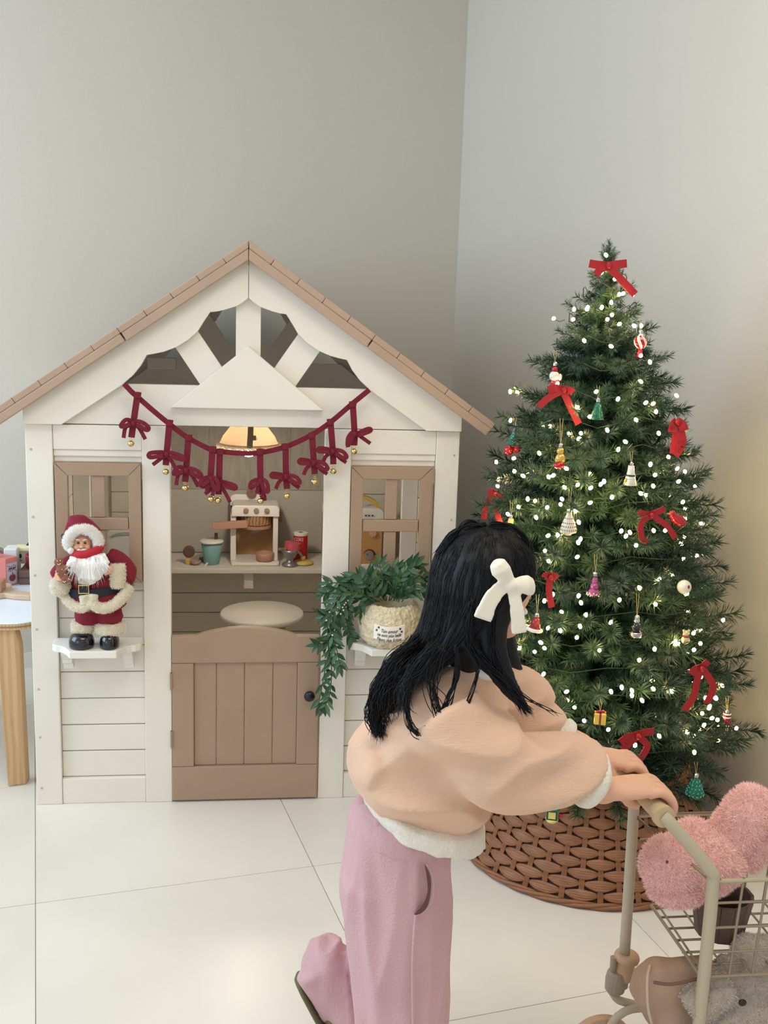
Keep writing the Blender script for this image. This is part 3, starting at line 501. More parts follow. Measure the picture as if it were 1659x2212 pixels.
mb = MB(); mb.loft([(hc+V((.005, .008, .026)), (.043, 0, -.004), (0, .034, 0)), (hc+V((.004, .006, .042)), (.040, 0, -.006), (0, .031, 0)), (hc+V((-.004, .004, .058)), (.030, 0, -.002), (0, .025, 0)), (hc+V((-.013, .004, .072)), (.018, 0, 0), (0, .014, 0)), (hc+V((-.022, .004, .07)), (.008, 0, .004), (0, .01, 0))]); mb.tube(spline([hc+V((-.018, .004, .066)), hc+V((-.030, .002, .045)), hc+V((-.043, -.002, .022))], 4), [.015, .015, .014, .013, .012, .011, .009, .008, .006], 10); fuse(mb, 'hat', CLOTH, doll, .003, 2)
mb = MB(); mb.ball(S(138, 1158, -.014), .0075, 12, 8); mb.build('hat_bobble', NAVY, doll, smooth=True)
SCARF = mat('scarf_red', (176, 24, 38), .8, sheen=.3, bump=.2, bscale=260); mb = MB(); mb.tube(spline([S(155, 1195, -.034), S(170, 1199, -.052), S(190, 1197, -.053), S(212, 1187, -.04), S(222, 1174, -.012)], 4), [.0085, .010, .0105, .011, .0115, .0115, .0115, .0115, .0115, .0115, .0115, .011, .011, .0105, .01, .009, .008], 10); mb.build('scarf', SCARF, doll, smooth=True)
for a, b in ((153, 1190), (203, 1203)): mb = MB(); mb.ball(S(a, b, -.047), .0088, 14, 10); fuse(mb, 'pompom', FURW, doll, .0018, 1, lambda p: .0008*nz(p, 300))
mb = MB(); bc = S(192, 1216, -.045)
mb.loft([(S(190, 1198, -.042), (.044, 0, .004), (0, .016, 0)), (S(191, 1214, -.054), (.053, 0, 0), (0, .016, 0)), (S(193, 1232, -.060), (.043, 0, 0), (0, .013, 0)), (S(197, 1250, -.063), (.024, 0, 0), (0, .010, 0)), (S(198, 1262, -.057), (.003, 0, 0), (0, .003, 0))])
for k in range(16):
    f = (k+.5)/16; x0 = 152+82*f; a0, b0 = x0*.75+46, 1206-6*sin(PI*f); ln = (16+40*sin(PI*f)**.8)*RNG.uniform(.8, 1.15); dx = (f-.5)*RNG.uniform(24, 52)
    mb.tube(spline([S(a0, b0, -.052), S(a0+dx*.5, b0+ln*.5, -.062), S(a0+dx, b0+ln, -.066)], 4), [.007, .0078, .008, .0078, .007, .006, .0045, .003, .001], 10)
BEARD = mat('beard_white', (250, 248, 244), .9, bump=.3, bscale=160, stretch=(3, 3, .3)); beard = fuse(mb, 'beard', BEARD, doll, .002, 1, lambda p: .0028*nz(V((p.x*1.6+p.z*.2, p.y, p.z*.18)), 150))
mb = MB()
for k in range(150):
    f = RNG.random(); x0 = 150+86*f; a0, b0 = x0*.75+46, 1206+RNG.random()*14-6*sin(PI*f); ln = (16+42*sin(PI*f)**.8)*RNG.uniform(.6, 1.2); dx = (f-.5)*RNG.uniform(26, 64)
    s_ = S(a0, b0, -.060); e_ = S(a0+dx, b0+ln, -.068-RNG.random()*.006); mb.tube([s_, s_.lerp(e_, .5)+V((RNG.normal(0, .0014), -.008, .002)), e_], [.0005, .0005, .00015], 3)
mb.build('beard_wisps', BEARD, doll, smooth=True, kind='stuff')
# gingerbread cookie held by the doll
COOK = mat('gingerbread', (138, 84, 58), .6, var=.15, vscale=60); ICE = mat('icing', (238, 228, 214), .4)
g = thing('gingerbread_cookie', 'brown gingerbread figure with white icing held by the bearded doll', 'cookie', S(138, 1262, -.062)); gx = lambda a, b, d=0: S(a, b, -.064+d)
mb = MB(); mb.ball(gx(127, 1214), (.0125, .005, .012), 16, 8); mb.tube(spline([gx(129, 1222), gx(133, 1236), gx(141, 1250)], 3), [.009, .011, .012, .013, .012, .011, .01], 12, flat=.45, up=(0, -1, 0))
mb.tube(spline([gx(131, 1228), gx(145, 1224), gx(151, 1232)], 3), [.006]*7, 10); mb.tube([gx(131, 1230), gx(122, 1237)], [.0065, .006], 10); mb.tube([gx(140, 1247), gx(155, 1256)], [.0075, .0065], 10); mb.tube([gx(138, 1248), gx(141, 1260)], [.0075, .0065], 10); fuse(mb, 'biscuit', COOK, g, .0018, 2)
mb = MB()
for P in ([(147, 1228), (149, 1233), (146, 1230)], [(120, 1233), (122, 1238), (126, 1238)], [(147, 1250), (152, 1252)], [(136, 1255), (139, 1258), (142, 1255)], [(124, 1218), (127, 1220), (131, 1217)]): mb.tube(spline([gx(*p, -.0065) for p in P], 3), .0009, 5)
for p in ((124, 1212), (130, 1211), (134, 1230), (140, 1241)): mb.ball(gx(*p, -.0058), .0013, 8, 6)
mb.build('icing_lines', ICE, g, smooth=True)
# ---------------------------------------------------------------- planter on the right shelf
Pc = V((at(843, 1335, -.058)[0], -.058, .487)); pl = thing('planter', 'cream boucle planter with sewn label and trailing green plant on the right shelf', 'planter', Pc)
BOU = mat('boucle', (228, 212, 178), .95, bump=1.0, bscale=90, var=.22, vscale=45, sheen=.4); mb = MB(); mb.lathe([(.0, 0), (.062, .0), (.078, .015), (.087, .05), (.084, .085), (.074, .108), (.064, .118), (.056, .11), (.05, .09), (0, .088)], Pc, 36)
fuse(mb, 'pot', BOU, pl, .0035, 1, lambda p: .0035*abs(nz(p, 75))+.0035*nz(p, 140, 2))
mb = MB(); n = 14; P1 = []
for j in range(n+1):
    a = -.62+.94*j/n; r = .0915
    for z in (.036, .076): P1.append((a, r, z-.006*sin(PI*j/n)))
vs = [Pc+V((r*sin(a), -r*cos(a), z)) for a, r, z in P1]+[Pc+V(((r-.004)*sin(a), -(r-.004)*cos(a), z)) for a, r, z in P1]; k = 2*(n+1)
fs = []
for j in range(n): b = 2*j; fs += [(b, b+2, b+3, b+1), (k+b, k+b+1, k+b+3, k+b+2), (b, k+b, k+b+2, b+2), (b+1, b+3, k+b+3, k+b+1)]
fs += [(0, 1, k+1, k), (2*n, k+2*n, k+2*n+1, 2*n+1)]; mb.add(vs, fs); patch = mb.build('label_patch', mat('cotton_label', (240, 234, 224), .8), pl, smooth=False)
INK = mat('ink', (18, 18, 22), .7); am = -.15
for body, z, sz in (('Ton amour', .064, .0135), ('ne sont plus belle', .0525, .0125), ('Fleurs deja Eclose', .040, .0125)):
    # bend each line of writing round the label
    ob = text(body, 'lettering', INK, None, Matrix.Identity(4), sz, .0003, shear=.35, sx=.74); me = ob.data; co = np.empty(len(me.vertices)*3); me.vertices.foreach_get('co', co); co = co.reshape(-1, 3); a = am+co[:, 0]/.092; rr_ = .0925+co[:, 2]
    me.vertices.foreach_set('co', np.stack([rr_*np.sin(a), -rr_*np.cos(a), z+co[:, 1]-.006*np.cos((a-am)*3)], 1).ravel()); ob.parent = patch
    ob.location = Pc-org(patch)
mb = MB()
for a, z in ((-.46, .068), (-.52, .060), (.17, .066), (.22, .058)):
    for q in range(4): d = V((cos(q*PI/4+.2), 0, sin(q*PI/4+.2)))*.0034; p = Pc+V((.0925*sin(a), -.0925*cos(a), z)); mb.tube([p-d, p+d], .0005, 4)
mb.build('stitched_stars', INK, patch)
# foliage
LEAFM = [mat('leaf_green', (52, 92, 62), .45, var=.25, vscale=30), mat('leaf_green_light', (74, 112, 70), .45, var=.25, vscale=30)]
def leaf_mesh(m):
    mb = MB(); L = 1.0; pr = [(0, .02), (.18, .12), (.42, .17), (.7, .11), (.9, .04), (1, .004)]
    vs = []
    for x, w_ in pr: vs += [(x, -w_, .03-.1*x*x), (x, 0, -.02-.1*x*x), (x, w_, .03-.1*x*x)]
    fs = []
    for i in range(len(pr)-1): b = 3*i; fs += [(b, b+1, b+4, b+3), (b+1, b+2, b+5, b+4)]
    mb.add(vs, fs); me = bpy.data.meshes.new('leaf'); me.from_pydata(mb.v, [], mb.f); me.polygons.foreach_set('use_smooth', [True]*len(me.polygons)); me.materials.append(m); return me
LM = [leaf_mesh(m) for m in LEAFM]
F = lambda a, b, dy=0: at(a, b, -.075+dy)
stems = [[(812, 1300), (775, 1268), (735, 1285), (712, 1322), (708, 1380), (716, 1440), (712, 1500), (700, 1528)], [(812, 1300), (770, 1262), (728, 1270), (700, 1283)], [(812, 1300), (766, 1280), (728, 1320), (700, 1330)], [(815, 1300), (765, 1284), (735, 1330), (722, 1370), (700, 1388), (685, 1392)],
         [(815, 1300), (770, 1258), (745, 1258), (708, 1260)], [(820, 1300), (790, 1262), (772, 1240), (758, 1252)], [(830, 1298), (810, 1262), (795, 1242)], [(835, 1296), (828, 1256), (820, 1216)], [(850, 1298), (862, 1250), (884, 1228), (905, 1222)], [(860, 1300), (880, 1262), (905, 1245), (920, 1252)], [(845, 1296), (855, 1250), (850, 1232), (872, 1226), (894, 1214)],
         [(868, 1300), (885, 1280), (912, 1280)], [(820, 1300), (790, 1292), (777, 1312), (788, 1326)], [(812, 1300), (760, 1290), (748, 1330), (752, 1360), (760, 1375)], [(812, 1300), (756, 1278), (726, 1300), (712, 1350), (724, 1390), (735, 1440)], [(815, 1298), (775, 1275), (742, 1300), (730, 1345), (712, 1400), (698, 1470), (688, 1524)], [(840, 1298), (848, 1262), (838, 1240)], [(856, 1298), (868, 1270), (862, 1244)], [(826, 1298), (800, 1275), (785, 1262), (768, 1268)], [(834, 1298), (816, 1276), (800, 1260)], [(850, 1298), (872, 1276), (890, 1262)], [(842, 1297), (860, 1274), (880, 1240)]]
mb = MB(); leaves = []
for i, st in enumerate(stems):
    P = spline([F(a, b, -.02*sin(PI*min(1, j/2.5))+(.02 if i % 3 == 1 else (-.015 if i % 3 == 2 else 0))) for j, (a, b) in enumerate(st)], 8); mb.tube(P, [.0016]*(len(P)-1)+[.0008], 5)
    j = 3
    while j < len(P)-1:
        d = (P[min(j+1, len(P)-1)]-P[j-1]).normalized()
        for s in (-1, 1):
            if RNG.random() < .12: continue
            side = d.cross(V((0, -1, 0))).normalized()*s; dr = (d*RNG.uniform(.5, 1.0)+side*RNG.uniform(.45, .9)+V((0, -1, 0))*RNG.uniform(-.5, .7)).normalized(); leaves.append((P[j].copy(), dr, RNG.uniform(.026, .042)))
        j += 2 if i not in (0, 15) else 2
    leaves.append((P[-1].copy(), d, .034))
mb.build('stems', mat('stem_green', (66, 84, 56), .5), pl, smooth=True)
def leaf_rot(dr):
    x = V(dr).normalized(); up = V((RNG.uniform(-.6, .6), -1+RNG.uniform(-.4, .4), .5)); z = (up-x*up.dot(x)).normalized(); y = z.cross(x); return Matrix(((x.x, y.x, z.x), (x.y, y.y, z.y), (x.z, y.z, z.z)))
RNG.shuffle(leaves); extra = MB()
for k, (p, dr, L) in enumerate(leaves):
    R = leaf_rot(dr)
    if k < 295:
        o = put(LM[k % 4 == 0], 'leaf', pl); o.matrix_local = Matrix.Translation(V(p)-Pc) @ R.to_4x4() @ Matrix.Diagonal((L, L, L, 1))
    else: me = LM[0]; extra.add([V(p)+R @ (v.co*L) for v in me.vertices], [tuple(q.vertices) for q in me.polygons])
if extra.v: extra.build('leaf_mass', LEAFM[0], pl, smooth=True, kind='stuff')
mb = MB()
for a, b in ((752, 1297), (744, 1306), (740, 1312), (730, 1312), (720, 1317), (742, 1318), (727, 1322), (736, 1326), (712, 1322), (747, 1302), (705, 1340), (768, 1288), (718, 1372), (760, 1300), (862, 1250), (866, 1258)): mb.ball(F(a, b, -.03), .0024, 8, 6)
mb.build('tiny_white_buds', WHITE2, pl, smooth=True, kind='stuff')
# ---------------------------------------------------------------- toy table at the left edge
TZ = .494; tb = thing('play_table', 'white topped birch ply play table left of the cottage', 'table', (-.85, .35, 0))
PLY = mat('ply_edge', (176, 138, 104), .6, wood=0, var=.45, vscale=10, stretch=(.5, .5, 60)); TOPW = mat('white_laminate', (232, 236, 242), .25)
def rrect(x0, x1, y0, y1, r, k=6):
    out = []
    for cx, cy, a0 in ((x1-r, y0+r, -PI/2), (x1-r, y1-r, 0), (x0+r, y1-r, PI/2), (x0+r, y0+r, PI)): out += [(cx+r*cos(a0+PI/2*i/k), cy+r*sin(a0+PI/2*i/k)) for i in range(k+1)]
    return out
tx1 = -.583
mb = MB(); mb.slab(rrect(-1.25, tx1, .105, .66, .07), TZ-.003, TZ); mb.build('table_top', TOPW, tb, bevel=.0008)
for k in range(3): mb = MB(); mb.slab(rrect(-1.25+.0006*(k % 2), tx1-.0006*(k % 2), .105+.0006*(k % 2), .66, .07), TZ-.0032-.0055*(k+1), TZ-.0033-.0055*k); mb.build('ply_layer', PLY if k % 2 else BEECH, tb)
BIRCH = mat('birch', (204, 168, 124), .5, wood=5, col2=(192, 154, 110), stretch=(3, 3, .35))
l = [atz(a, b, 0) for a, b in ((15, 1701), (20, 1703), (62, 1687))]
def leg(x0, x1, xt0, xt1, y, th):
    mb = MB(); zt = TZ-.0205; mb.add([(x0, y, 0), (x1, y+.012, 0), (x1+.004, y+th+.012, 0), (x0+.004, y+th, 0), (xt0, y, zt), (xt1-.01, y, zt), (xt1-.006, y+th, zt), (xt0+.004, y+th, zt), (xt1, y+.006, zt-.05), (xt1+.004, y+th, zt-.05)], [(3, 2, 1, 0), (4, 5, 6, 7), (0, 1, 8, 5, 4), (3, 7, 6, 9, 2), (1, 2, 9, 8), (8, 9, 6, 5), (0, 4, 7, 3)]); return mb.build('leg', BIRCH, tb, bevel=.004)
leg(-.680, -.632, -.70, -.635, .118, .04); leg(-1.2, -1.15, -1.2, -1.14, .118, .04); leg(-1.2, -1.15, -1.2, -1.14, .58, .04); leg(-1.0, -.95, -1.01, -.95, .58, .04)
def tz(a, b, z=TZ): return V(atz(a, b, z).tolist())
# wavy tray on the table
t = thing('toy_tray', 'pale wooden tray with wavy rim lying on the white play table', 'tray', (-.75, .32, TZ)); q0 = tz(0, 1303); q1 = tz(68, 1306)
outer = [tz(a, b) for a, b in ((-30, 1298), (0, 1295), (10, 1293), (30, 1296), (64, 1298), (72, 1297), (72, 1290), (46, 1288), (30, 1287), (21, 1283), (20, 1279), (26, 1276), (25, 1272), (18, 1270), (0, 1271), (-30, 1272))]
mb = MB(); mb.slab([(p.x, p.y) for p in outer], TZ+.0005, TZ+.017); mb.build('tray_rim', mat('maple', (208, 178, 150), .5, var=.06, vscale=8, stretch=(1, 4, 1)), t, bevel=.003)
mb = MB(); q0 = tz(3.6, 1281, TZ+.0172); mb.box(-.98, q0.x, q0.y, q0.y+.06, TZ+.0172, TZ+.048); mb.build('tray_block', mat('tray_block_wood', (170, 124, 92), .55), t, bevel=.003)
# juice carton
cA = tz(14, 1268); t = thing('toy_juice_carton', 'coral pink toy juice carton with apple picture on the play table', 'carton', cA+V((0, .04, 0)))
JC = mat('coral_carton', (206, 120, 112), .5); lx = V((tz(39, 1261)-cA)); lx.z = 0; wd_ = lx.length; ex = lx.normalized(); ey = V((-ex.y, ex.x, 0)); hz = V(at(12, 1208, cA.y).tolist()).z-TZ
cen = cA+ex*wd_/2+ey*.05+V((0, 0, hz/2)); mb = MB(); mb.obox(cen, ex*wd_/2, ey*.05, V((0, 0, hz/2))); mb.build('carton_body', JC, t, bevel=.0015)
fc = cA+ex*wd_/2+V((0, 0, hz*.44))-ey*.0007; mb = MB(); mb.obox(fc, ex*wd_*.44, ey*.0007, V((0, 0, hz*.38))); pan = mb.build('front_panel', mat('lilac_panel', (186, 176, 190), .5), t)
APM = mat('apple_ink', (126, 36, 60), .5); mb = MB(); ac = fc+V((0, 0, -hz*.15))-ey*.0016
pts = []
for i in range(24): a = 2*PI*i/24; r = .0125*(1-.16*max(0, sin(a))**8*2.2); pts.append((r*cos(a), r*.98*sin(a)))
mb.rings([[ac+ex*x+V((0, 0, z))+ey*k for x, z in pts] for k in (-.0004, .0006)]); mb.tube([ac+V((0, 0, .009))-ey*.0004, ac+V((0, 0, .017))+ex*.002-ey*.0004], .0012, 6); mb.build('apple_print', APM, pan)
text('Apple Juice', 'lettering', APM, pan, facing(fc+V((0, 0, hz*.19))-ey*.0014, ex), .0105, shear=.3, sx=.62)
for dz in (.27, .11):
    mb = MB(); mb.tube([fc+ex*(x*wd_*.38)+V((0, 0, hz*dz+.0025*sin(x*5)))-ey*.0014 for x in [i/6-1 for i in range(13)]], .0007, 5); mb.build('wavy_line', APM, pan)
mb = MB(); mb.tube([cA+ex*.0+ey*.045+V((0, 0, hz)), cA+ex*.0+ey*.045+V((0, 0, hz+.02))], .0085, 14); mb.build('spout', mat('pale_beech', (206, 176, 156), .5), t)
# box with cream lid, dark red beaker, brown crate behind
bx = tz(56, 1258); Yb = .52
t = thing('toy_brown_crate', 'dark brown wooden block at the back of the play table', 'block', (-.70, Yb+.06, TZ)); mb = MB(); x0 = at(40, 1240, Yb)[0]; zt = at(50, 1233, Yb)[2]; mb.box(x0, tx1-.01, Yb, Yb+.12, TZ, zt); mb.build('crate_body', mat('crate_brown', (112, 84, 76), .6, var=.15), t, bevel=.003)
mb = MB(); mb.box(x0-.001, tx1-.009, Yb-.002, Yb, (TZ+zt)/2-.001, (TZ+zt)/2+.001); mb.build('groove', mat('crate_dark', (78, 58, 54), .6), t)
zc = zt; t = thing('toy_red_beaker', 'dark red open beaker standing on the brown block', 'beaker', (-.66, Yb+.03, zc)); xa = at(48, 1215, Yb)[0]; zr = at(55, 1204, Yb)[2]; mb = MB(); mb.lathe([(0, 0), (.034, 0), (.037, zr-zc-.004), (.039, zr-zc), (.035, zr-zc), (.032, .01), (0, .008)], (xa+.038, Yb+.045, zc), 28); mb.build('beaker_body', mat('wine_paint', (150, 44, 62), .45), t, smooth=True)
t = thing('toy_house_box', 'cream toy box with pale lid, two dark windows and wavy lines', 'toy box', (-.70, Yb+.14, zc)); xa = at(37, 1215, Yb+.09)[0]; xb = xa+.10; zt2 = at(45, 1192, Yb+.09)[2]; mb = MB(); mb.box(xa, xb, Yb+.09, Yb+.118, zc+.0005, zt2); mb.build('box_body', mat('ivory_box', (232, 224, 200), .5), t, bevel=.002)
zl = at(45, 1181, Yb+.08)[2]; mb = MB(); mb.box(xa-.008, xb+.004, Yb+.082, Yb+.12, zt2, zl); mb.build('lid', mat('pale_yellow', (230, 222, 176), .5), t, bevel=.006)
mb = MB(); mb.tube(spline([(xa+.03, Yb+.10, zl), (xa+.045, Yb+.10, zl+.010), (xa+.07, Yb+.10, zl)], 4), .0035, 8); mb.build('handle', BLACK, t)
for px in (39.5, 44.5): p = V(at(px, 1201, Yb+.0895).tolist()); mb = MB(); mb.rings([[p+V((.0035*cos(a), -k, .008*sin(a))) for a in [2*PI*i/14 for i in range(14)]] for k in (0, .001)]); mb.build('window_print', BLACK, t)
mb = MB(); mb.tube(spline([at(38, 1207, Yb+.089), at(40, 1210, Yb+.089), at(43, 1208, Yb+.089), at(45, 1212, Yb+.089), at(47.5, 1209, Yb+.089)], 4), .0009, 5); mb.build('wavy_line', BLACK, t)
t = thing('toy_white_case', 'plain white toy case behind the coral juice carton', 'box', (-.77, .60, TZ)); mb = MB(); xa = at(8, 1200, .57)[0]; xb = at(36, 1200, .57)[0]; mb.box(xa, xb, .57, .63, TZ, at(20, 1186, .57)[2]); mb.build('case_body', mat('case_white', (228, 226, 222), .5), t, bevel=.003); mb = MB(); mb.box(xa+.005, xb-.005, .567, .57, TZ+.03, TZ+.033); mb.build('case_seam', mat('seam_grey', (180, 178, 176), .5), t)
t = thing('toy_grey_tap', 'grey metal toy tap beside the white toy case', 'tap', (-.86, .60, TZ)); p = V(at(-1, 1196, .60).tolist()); mb = MB(); mb.tube(spline([(p.x-.02, .60, TZ), (p.x-.018, .60, p.z-.01), (p.x-.008, .60, p.z+.012), (p.x+.006, .60, p.z+.012), (p.x+.010, .60, p.z-.002)], 4), .0075, 10); mb.build('tap_spout', mat('taupe_metal', (150, 138, 130), .35, metal=.6), t, smooth=True); mb = MB(); mb.lathe([(0, 0), (.016, 0), (.016, .006), (.009, .01)], (p.x-.02, .60, TZ), 16); mb.build('tap_base', mat('taupe_metal', (150, 138, 130), .35), t)
# ---------------------------------------------------------------- wicker tree collar
TXY = V((.915, -.285, 0))
def tax(z): return V((.866+.052*max(0., min(1., (1.1-z)/.9)), -.285, z))
bk = thing('wicker_tree_collar', 'brown woven wicker collar round the foot of the Christmas tree', 'basket', TXY)
WICK = mat('wicker', (148, 98, 64), .5, var=.3, vscale=30, stretch=(1, 1, 4)); WICKD = mat('wicker_dark', (70, 42, 30), .7)
BH = .27; br = lambda z: .348-.47*z+.25*z*z; NC = 23; NR = 11; rp = .245/NR
mb = MB(); mb.rings([[TXY+V(((br(z)-i_)*cos(2*PI*j/52), (br(z)-i_)*sin(2*PI*j/52), z)) for j in range(52)] for z, i_ in ((.004, .008), (.13, .008), (BH-.01, .008), (BH-.01, .014), (.13, .014), (.004, .014))], close=True); mb.build('collar_lining', WICKD, bk)
def strand(row, colu):
    zc = .019+rp*(row+.5); a0 = 2*PI*(colu+(.5 if row % 2 else 0))/NC; da = 2*PI/NC*.46; mb = MB(); R = []
    for i in range(9):
        t = i/8*2-1; a = a0+da*t; bul = cos(t*PI/2)**.85; hh = (.24+.76*bul)*rp*.54; r0 = br(zc)-.003+.0062*bul; ring = []
        for q, (zz, rr2) in enumerate(((-1, -.35), (-.62, .75), (-.5, .45), (-.2, 1.0), (-.08, .72), (.08, .72), (.2, 1.0), (.5, .45), (.62, .75), (1, -.35), (0, -1.2))):
            z = zc+zz*hh; r = r0+rr2*.0026-.47*(z-zc); ring.append(TXY+V((r*cos(a), r*sin(a), z)))
        R.append(ring)
    return mb.rings(R)
def stake(colu, row):
    a0 = 2*PI*(colu+(0 if row % 2 else .5))/NC; mb = MB(); z0 = .019+rp*row; z1 = z0+rp
    for q in range(4): mb.tube([TXY+V(((br(z)-.001+.002*(z != z0 and z != z1))*cos(a0+(q-1.5)*.0095), (br(z)-.001)*sin(a0+(q-1.5)*.0095), z)) for z in (z0-.003, (z0+z1)/2, z1+.003)], .0021, 5)
    return mb
back = MB()
for row in range(NR):
    for c in range(NC):
        a = 2*PI*(c+(.5 if row % 2 else 0))/NC; s = strand(row, c)
        if sin(a) < .42: s.build('wicker_strand', WICK, bk, smooth=False)
        else: back.add(s.v, s.f)
        s = stake(c, row); back.add(s.v, s.f)
back.build('wicker_weave', WICK, bk, kind='stuff')
for z, r in ((.010, .0085), (BH-.012, .009)):
    mb = MB(); R = []
    for k in range(3): mb.tube([TXY+V(((br(z)-.001+.0045*cos(j*.42+k*2.1))*cos(2*PI*j/150), (br(z)-.001+.0045*cos(j*.42+k*2.1))*sin(2*PI*j/150), z+.0045*sin(j*.42+k*2.1))) for j in range(150)], r*.62, 6, close=True)
    mb.build('rim_braid', WICK, bk, smooth=True)
# ---------------------------------------------------------------- the tree
tree = thing('christmas_tree', 'green artificial Christmas tree hung with lights, red bows and ornaments', 'tree', TXY)
_nd = lambda n, c, c2: mat(n, c, .45, var=.4, vscale=40, col2=c2)
NEED = [_nd('needle_green', (44, 78, 46), (28, 56, 38)), _nd('needle_deep', (34, 66, 46), (22, 48, 36)), _nd('needle_light', (60, 90, 50), (38, 66, 40))]
TWIG = mat('twig', (84, 72, 44), .8)
def brush(seed, L=.2, side=True, nd=1.0):
    """numpy bottle-brush: a stem along +X with needles set forward all round, and side twigs"""
    rg = np.random.default_rng(seed); V_, F_ = [], []
    def stem(o, d, L, cnt, nl, bend):
        d = np.array(d, float); d /= np.linalg.norm(d); x = np.cross(d, (0, 0, 1.)); x /= np.linalg.norm(x); y = np.cross(x, d)
        P = lambda t: np.array(o)+d*L*t+np.array((0, 0, bend))*t*t
        k = len(V_)
        for t in (0, .5, 1):
            for q in range(3): V_.append(P(t)+(x*cos(q*2.094)+y*sin(q*2.094))*.0017*(1-.5*t))
        for i in (0, 1):
            for q in range(3): F_.append((k+3*i+q, k+3*i+(q+1) % 3, k+3*i+3+(q+1) % 3, k+3*i+3+q))
        for i in range(cnt):
            t = (i+rg.random())/cnt; t = .06+.94*t; a = rg.random()*2*PI; f = rg.uniform(.35, .7) if t < .95 else rg.uniform(.8, 1.5)
            r = x*cos(a)+y*sin(a); nd_ = r+d*f+np.array((0, 0, .1)); nd_ /= np.linalg.norm(nd_); ln = nl*rg.uniform(.88, 1.06)*(1-.1*t); w_ = np.cross(nd_, d); w_ /= (np.linalg.norm(w_)+1e-9); u_ = np.cross(w_, nd_)
            p = P(t); q = p+nd_*ln; m = p+nd_*ln*.45+u_*rg.uniform(-.002, .002); k = len(V_); W = .0013
            V_.extend([p+w_*W*.6, p-w_*W*.6, m+w_*W, m-w_*W, q, m+u_*W*.8]); F_.extend([(k, k+1, k+3, k+2), (k+2, k+3, k+4), (k+2, k+4, k+5), (k+3, k+5, k+4)])
    stem((0, 0, 0), (1, 0, 0), L, int(225*nd), .035, .012)
    if side:
        for s in (-1, 1):
            for t in (.30,): stem((L*t, 0, .012*t*t), (1, s*.8, .15*rg.uniform(-1, 1.5)), L*.5, int(80*nd), .031, .01)
    return np.array(V_), F_
protos = []
for i in range(9):
    v, f = brush(50+i, .20, True); me = bpy.data.meshes.new('branch'); me.from_pydata(v.tolist(), [], f); me.materials.append(NEED[[0, 1, 0, 2, 1, 0, 0, 1, 2][i]]); me.polygons.foreach_set('use_smooth', [False]*len(me.polygons)); protos.append((me, v, f))
RPROF = [(.20, .16), (.25, .30), (.31, .36), (.40, .375), (.52, .355), (.66, .325), (.80, .30), (.95, .27), (1.08, .232), (1.2, .192), (1.30, .145), (1.38, .105), (1.44, .07), (1.50, .042), (1.56, .012)]
def trad(z): return float(np.interp(z, [p[0] for p in RPROF], [p[1] for p in RPROF]))
jobs = []; z = .26; lev = 0
while z < 1.50:
    R = trad(z); n = max(4, int(2*PI*R/.105)); ph = lev*.9+RNG.random()*.5; pitch = .066 if z < 1.0 else (.058 if z < 1.3 else .044)
    for k in range(n):
        az = ph+2*PI*k/n+RNG.uniform(-.13, .13); zz = z+RNG.uniform(-.018, .018); rr2 = R*RNG.uniform(.86, 1.1)
        c = tax(zz)+V((cos(az), sin(az), 0))*rr2; over = (c-CORNER).dot(WD)+.035
        if over > 0: rr2 = max(.1, rr2-over/max(.3, V((cos(az), sin(az), 0)).dot(WD)))
        s = min(1.12, .46+R*2.1)*RNG.uniform(.9, 1.12); tilt = RNG.uniform(-.10, .34)+(.3 if z > 1.3 else 0)-(.38 if z < .33 else 0)
        jobs.append((az, zz, rr2, s, tilt, RNG.integers(9), RNG.uniform(-.5, .5), 0))
    if R > .13:
        for k in range(int(n*1.0)):
            az = ph+2*PI*(k+.5)/n*1.1; rr2 = R*.66; c = tax(z)+V((cos(az), sin(az), 0))*rr2; over = (c-CORNER).dot(WD)+.035
            if over > 0: rr2 = max(.08, rr2-over/max(.3, V((cos(az), sin(az), 0)).dot(WD)))
            jobs.append((az, z+.02, rr2, min(1, .5+R*1.4), RNG.uniform(-.1, .5), RNG.integers(9), RNG.uniform(-3, 3), 1))
    z += pitch; lev += 1
def jobmat(j):
    az, z, r, s, tilt, pi, roll, inn = j; d = V((cos(az)*cos(tilt), sin(az)*cos(tilt), sin(tilt))); base = tax(z)+V((cos(az), sin(az), 0))*(r-.2*s*.95)-V((0, 0, sin(tilt)*.1))
    x = d; y = V((0, 0, 1)).cross(x).normalized(); zz = x.cross(y); M = Matrix(((x.x, y.x, zz.x), (x.y, y.y, zz.y), (x.z, y.z, zz.z))) @ Matrix.Rotation(roll, 3, 'X'); return base, M, s
jobs.sort(key=lambda j: (j[7], sin(j[0]+.25)))
SV, SF, so = [], [], 0
for i, j in enumerate(jobs):
    b, M, s = jobmat(j); me, v, f = protos[j[5]]
    if i < 290 and not j[7]:
        o = put(me, 'branch', tree); o.matrix_local = Matrix.Translation(b-TXY) @ M.to_4x4() @ Matrix.Diagonal((s, s, s, 1))
    else:
        SV.append((v*s) @ np.array(M).T+np.array(b-TXY)); SF.extend([tuple(q+so for q in ff) for ff in f]); so += len(v)
me = bpy.data.meshes.new('inner_foliage'); me.from_pydata(np.concatenate(SV).tolist(), [], SF); me.materials.append(NEED[1]); tag(put(me, 'inner_foliage', tree), kind='stuff')
for k in range(5):
    o = put(protos[k][0], 'branch', tree); s = .36-.02*k; o.matrix_local = Matrix.Translation(tax(1.475)+V((0, 0, .02))-TXY) @ Matrix.Rotation(k*1.3, 4, 'Z') @ Matrix.Rotation(-PI/2+(0 if k == 0 else .32), 4, 'Y') @ Matrix.Diagonal((s, s, s, 1))
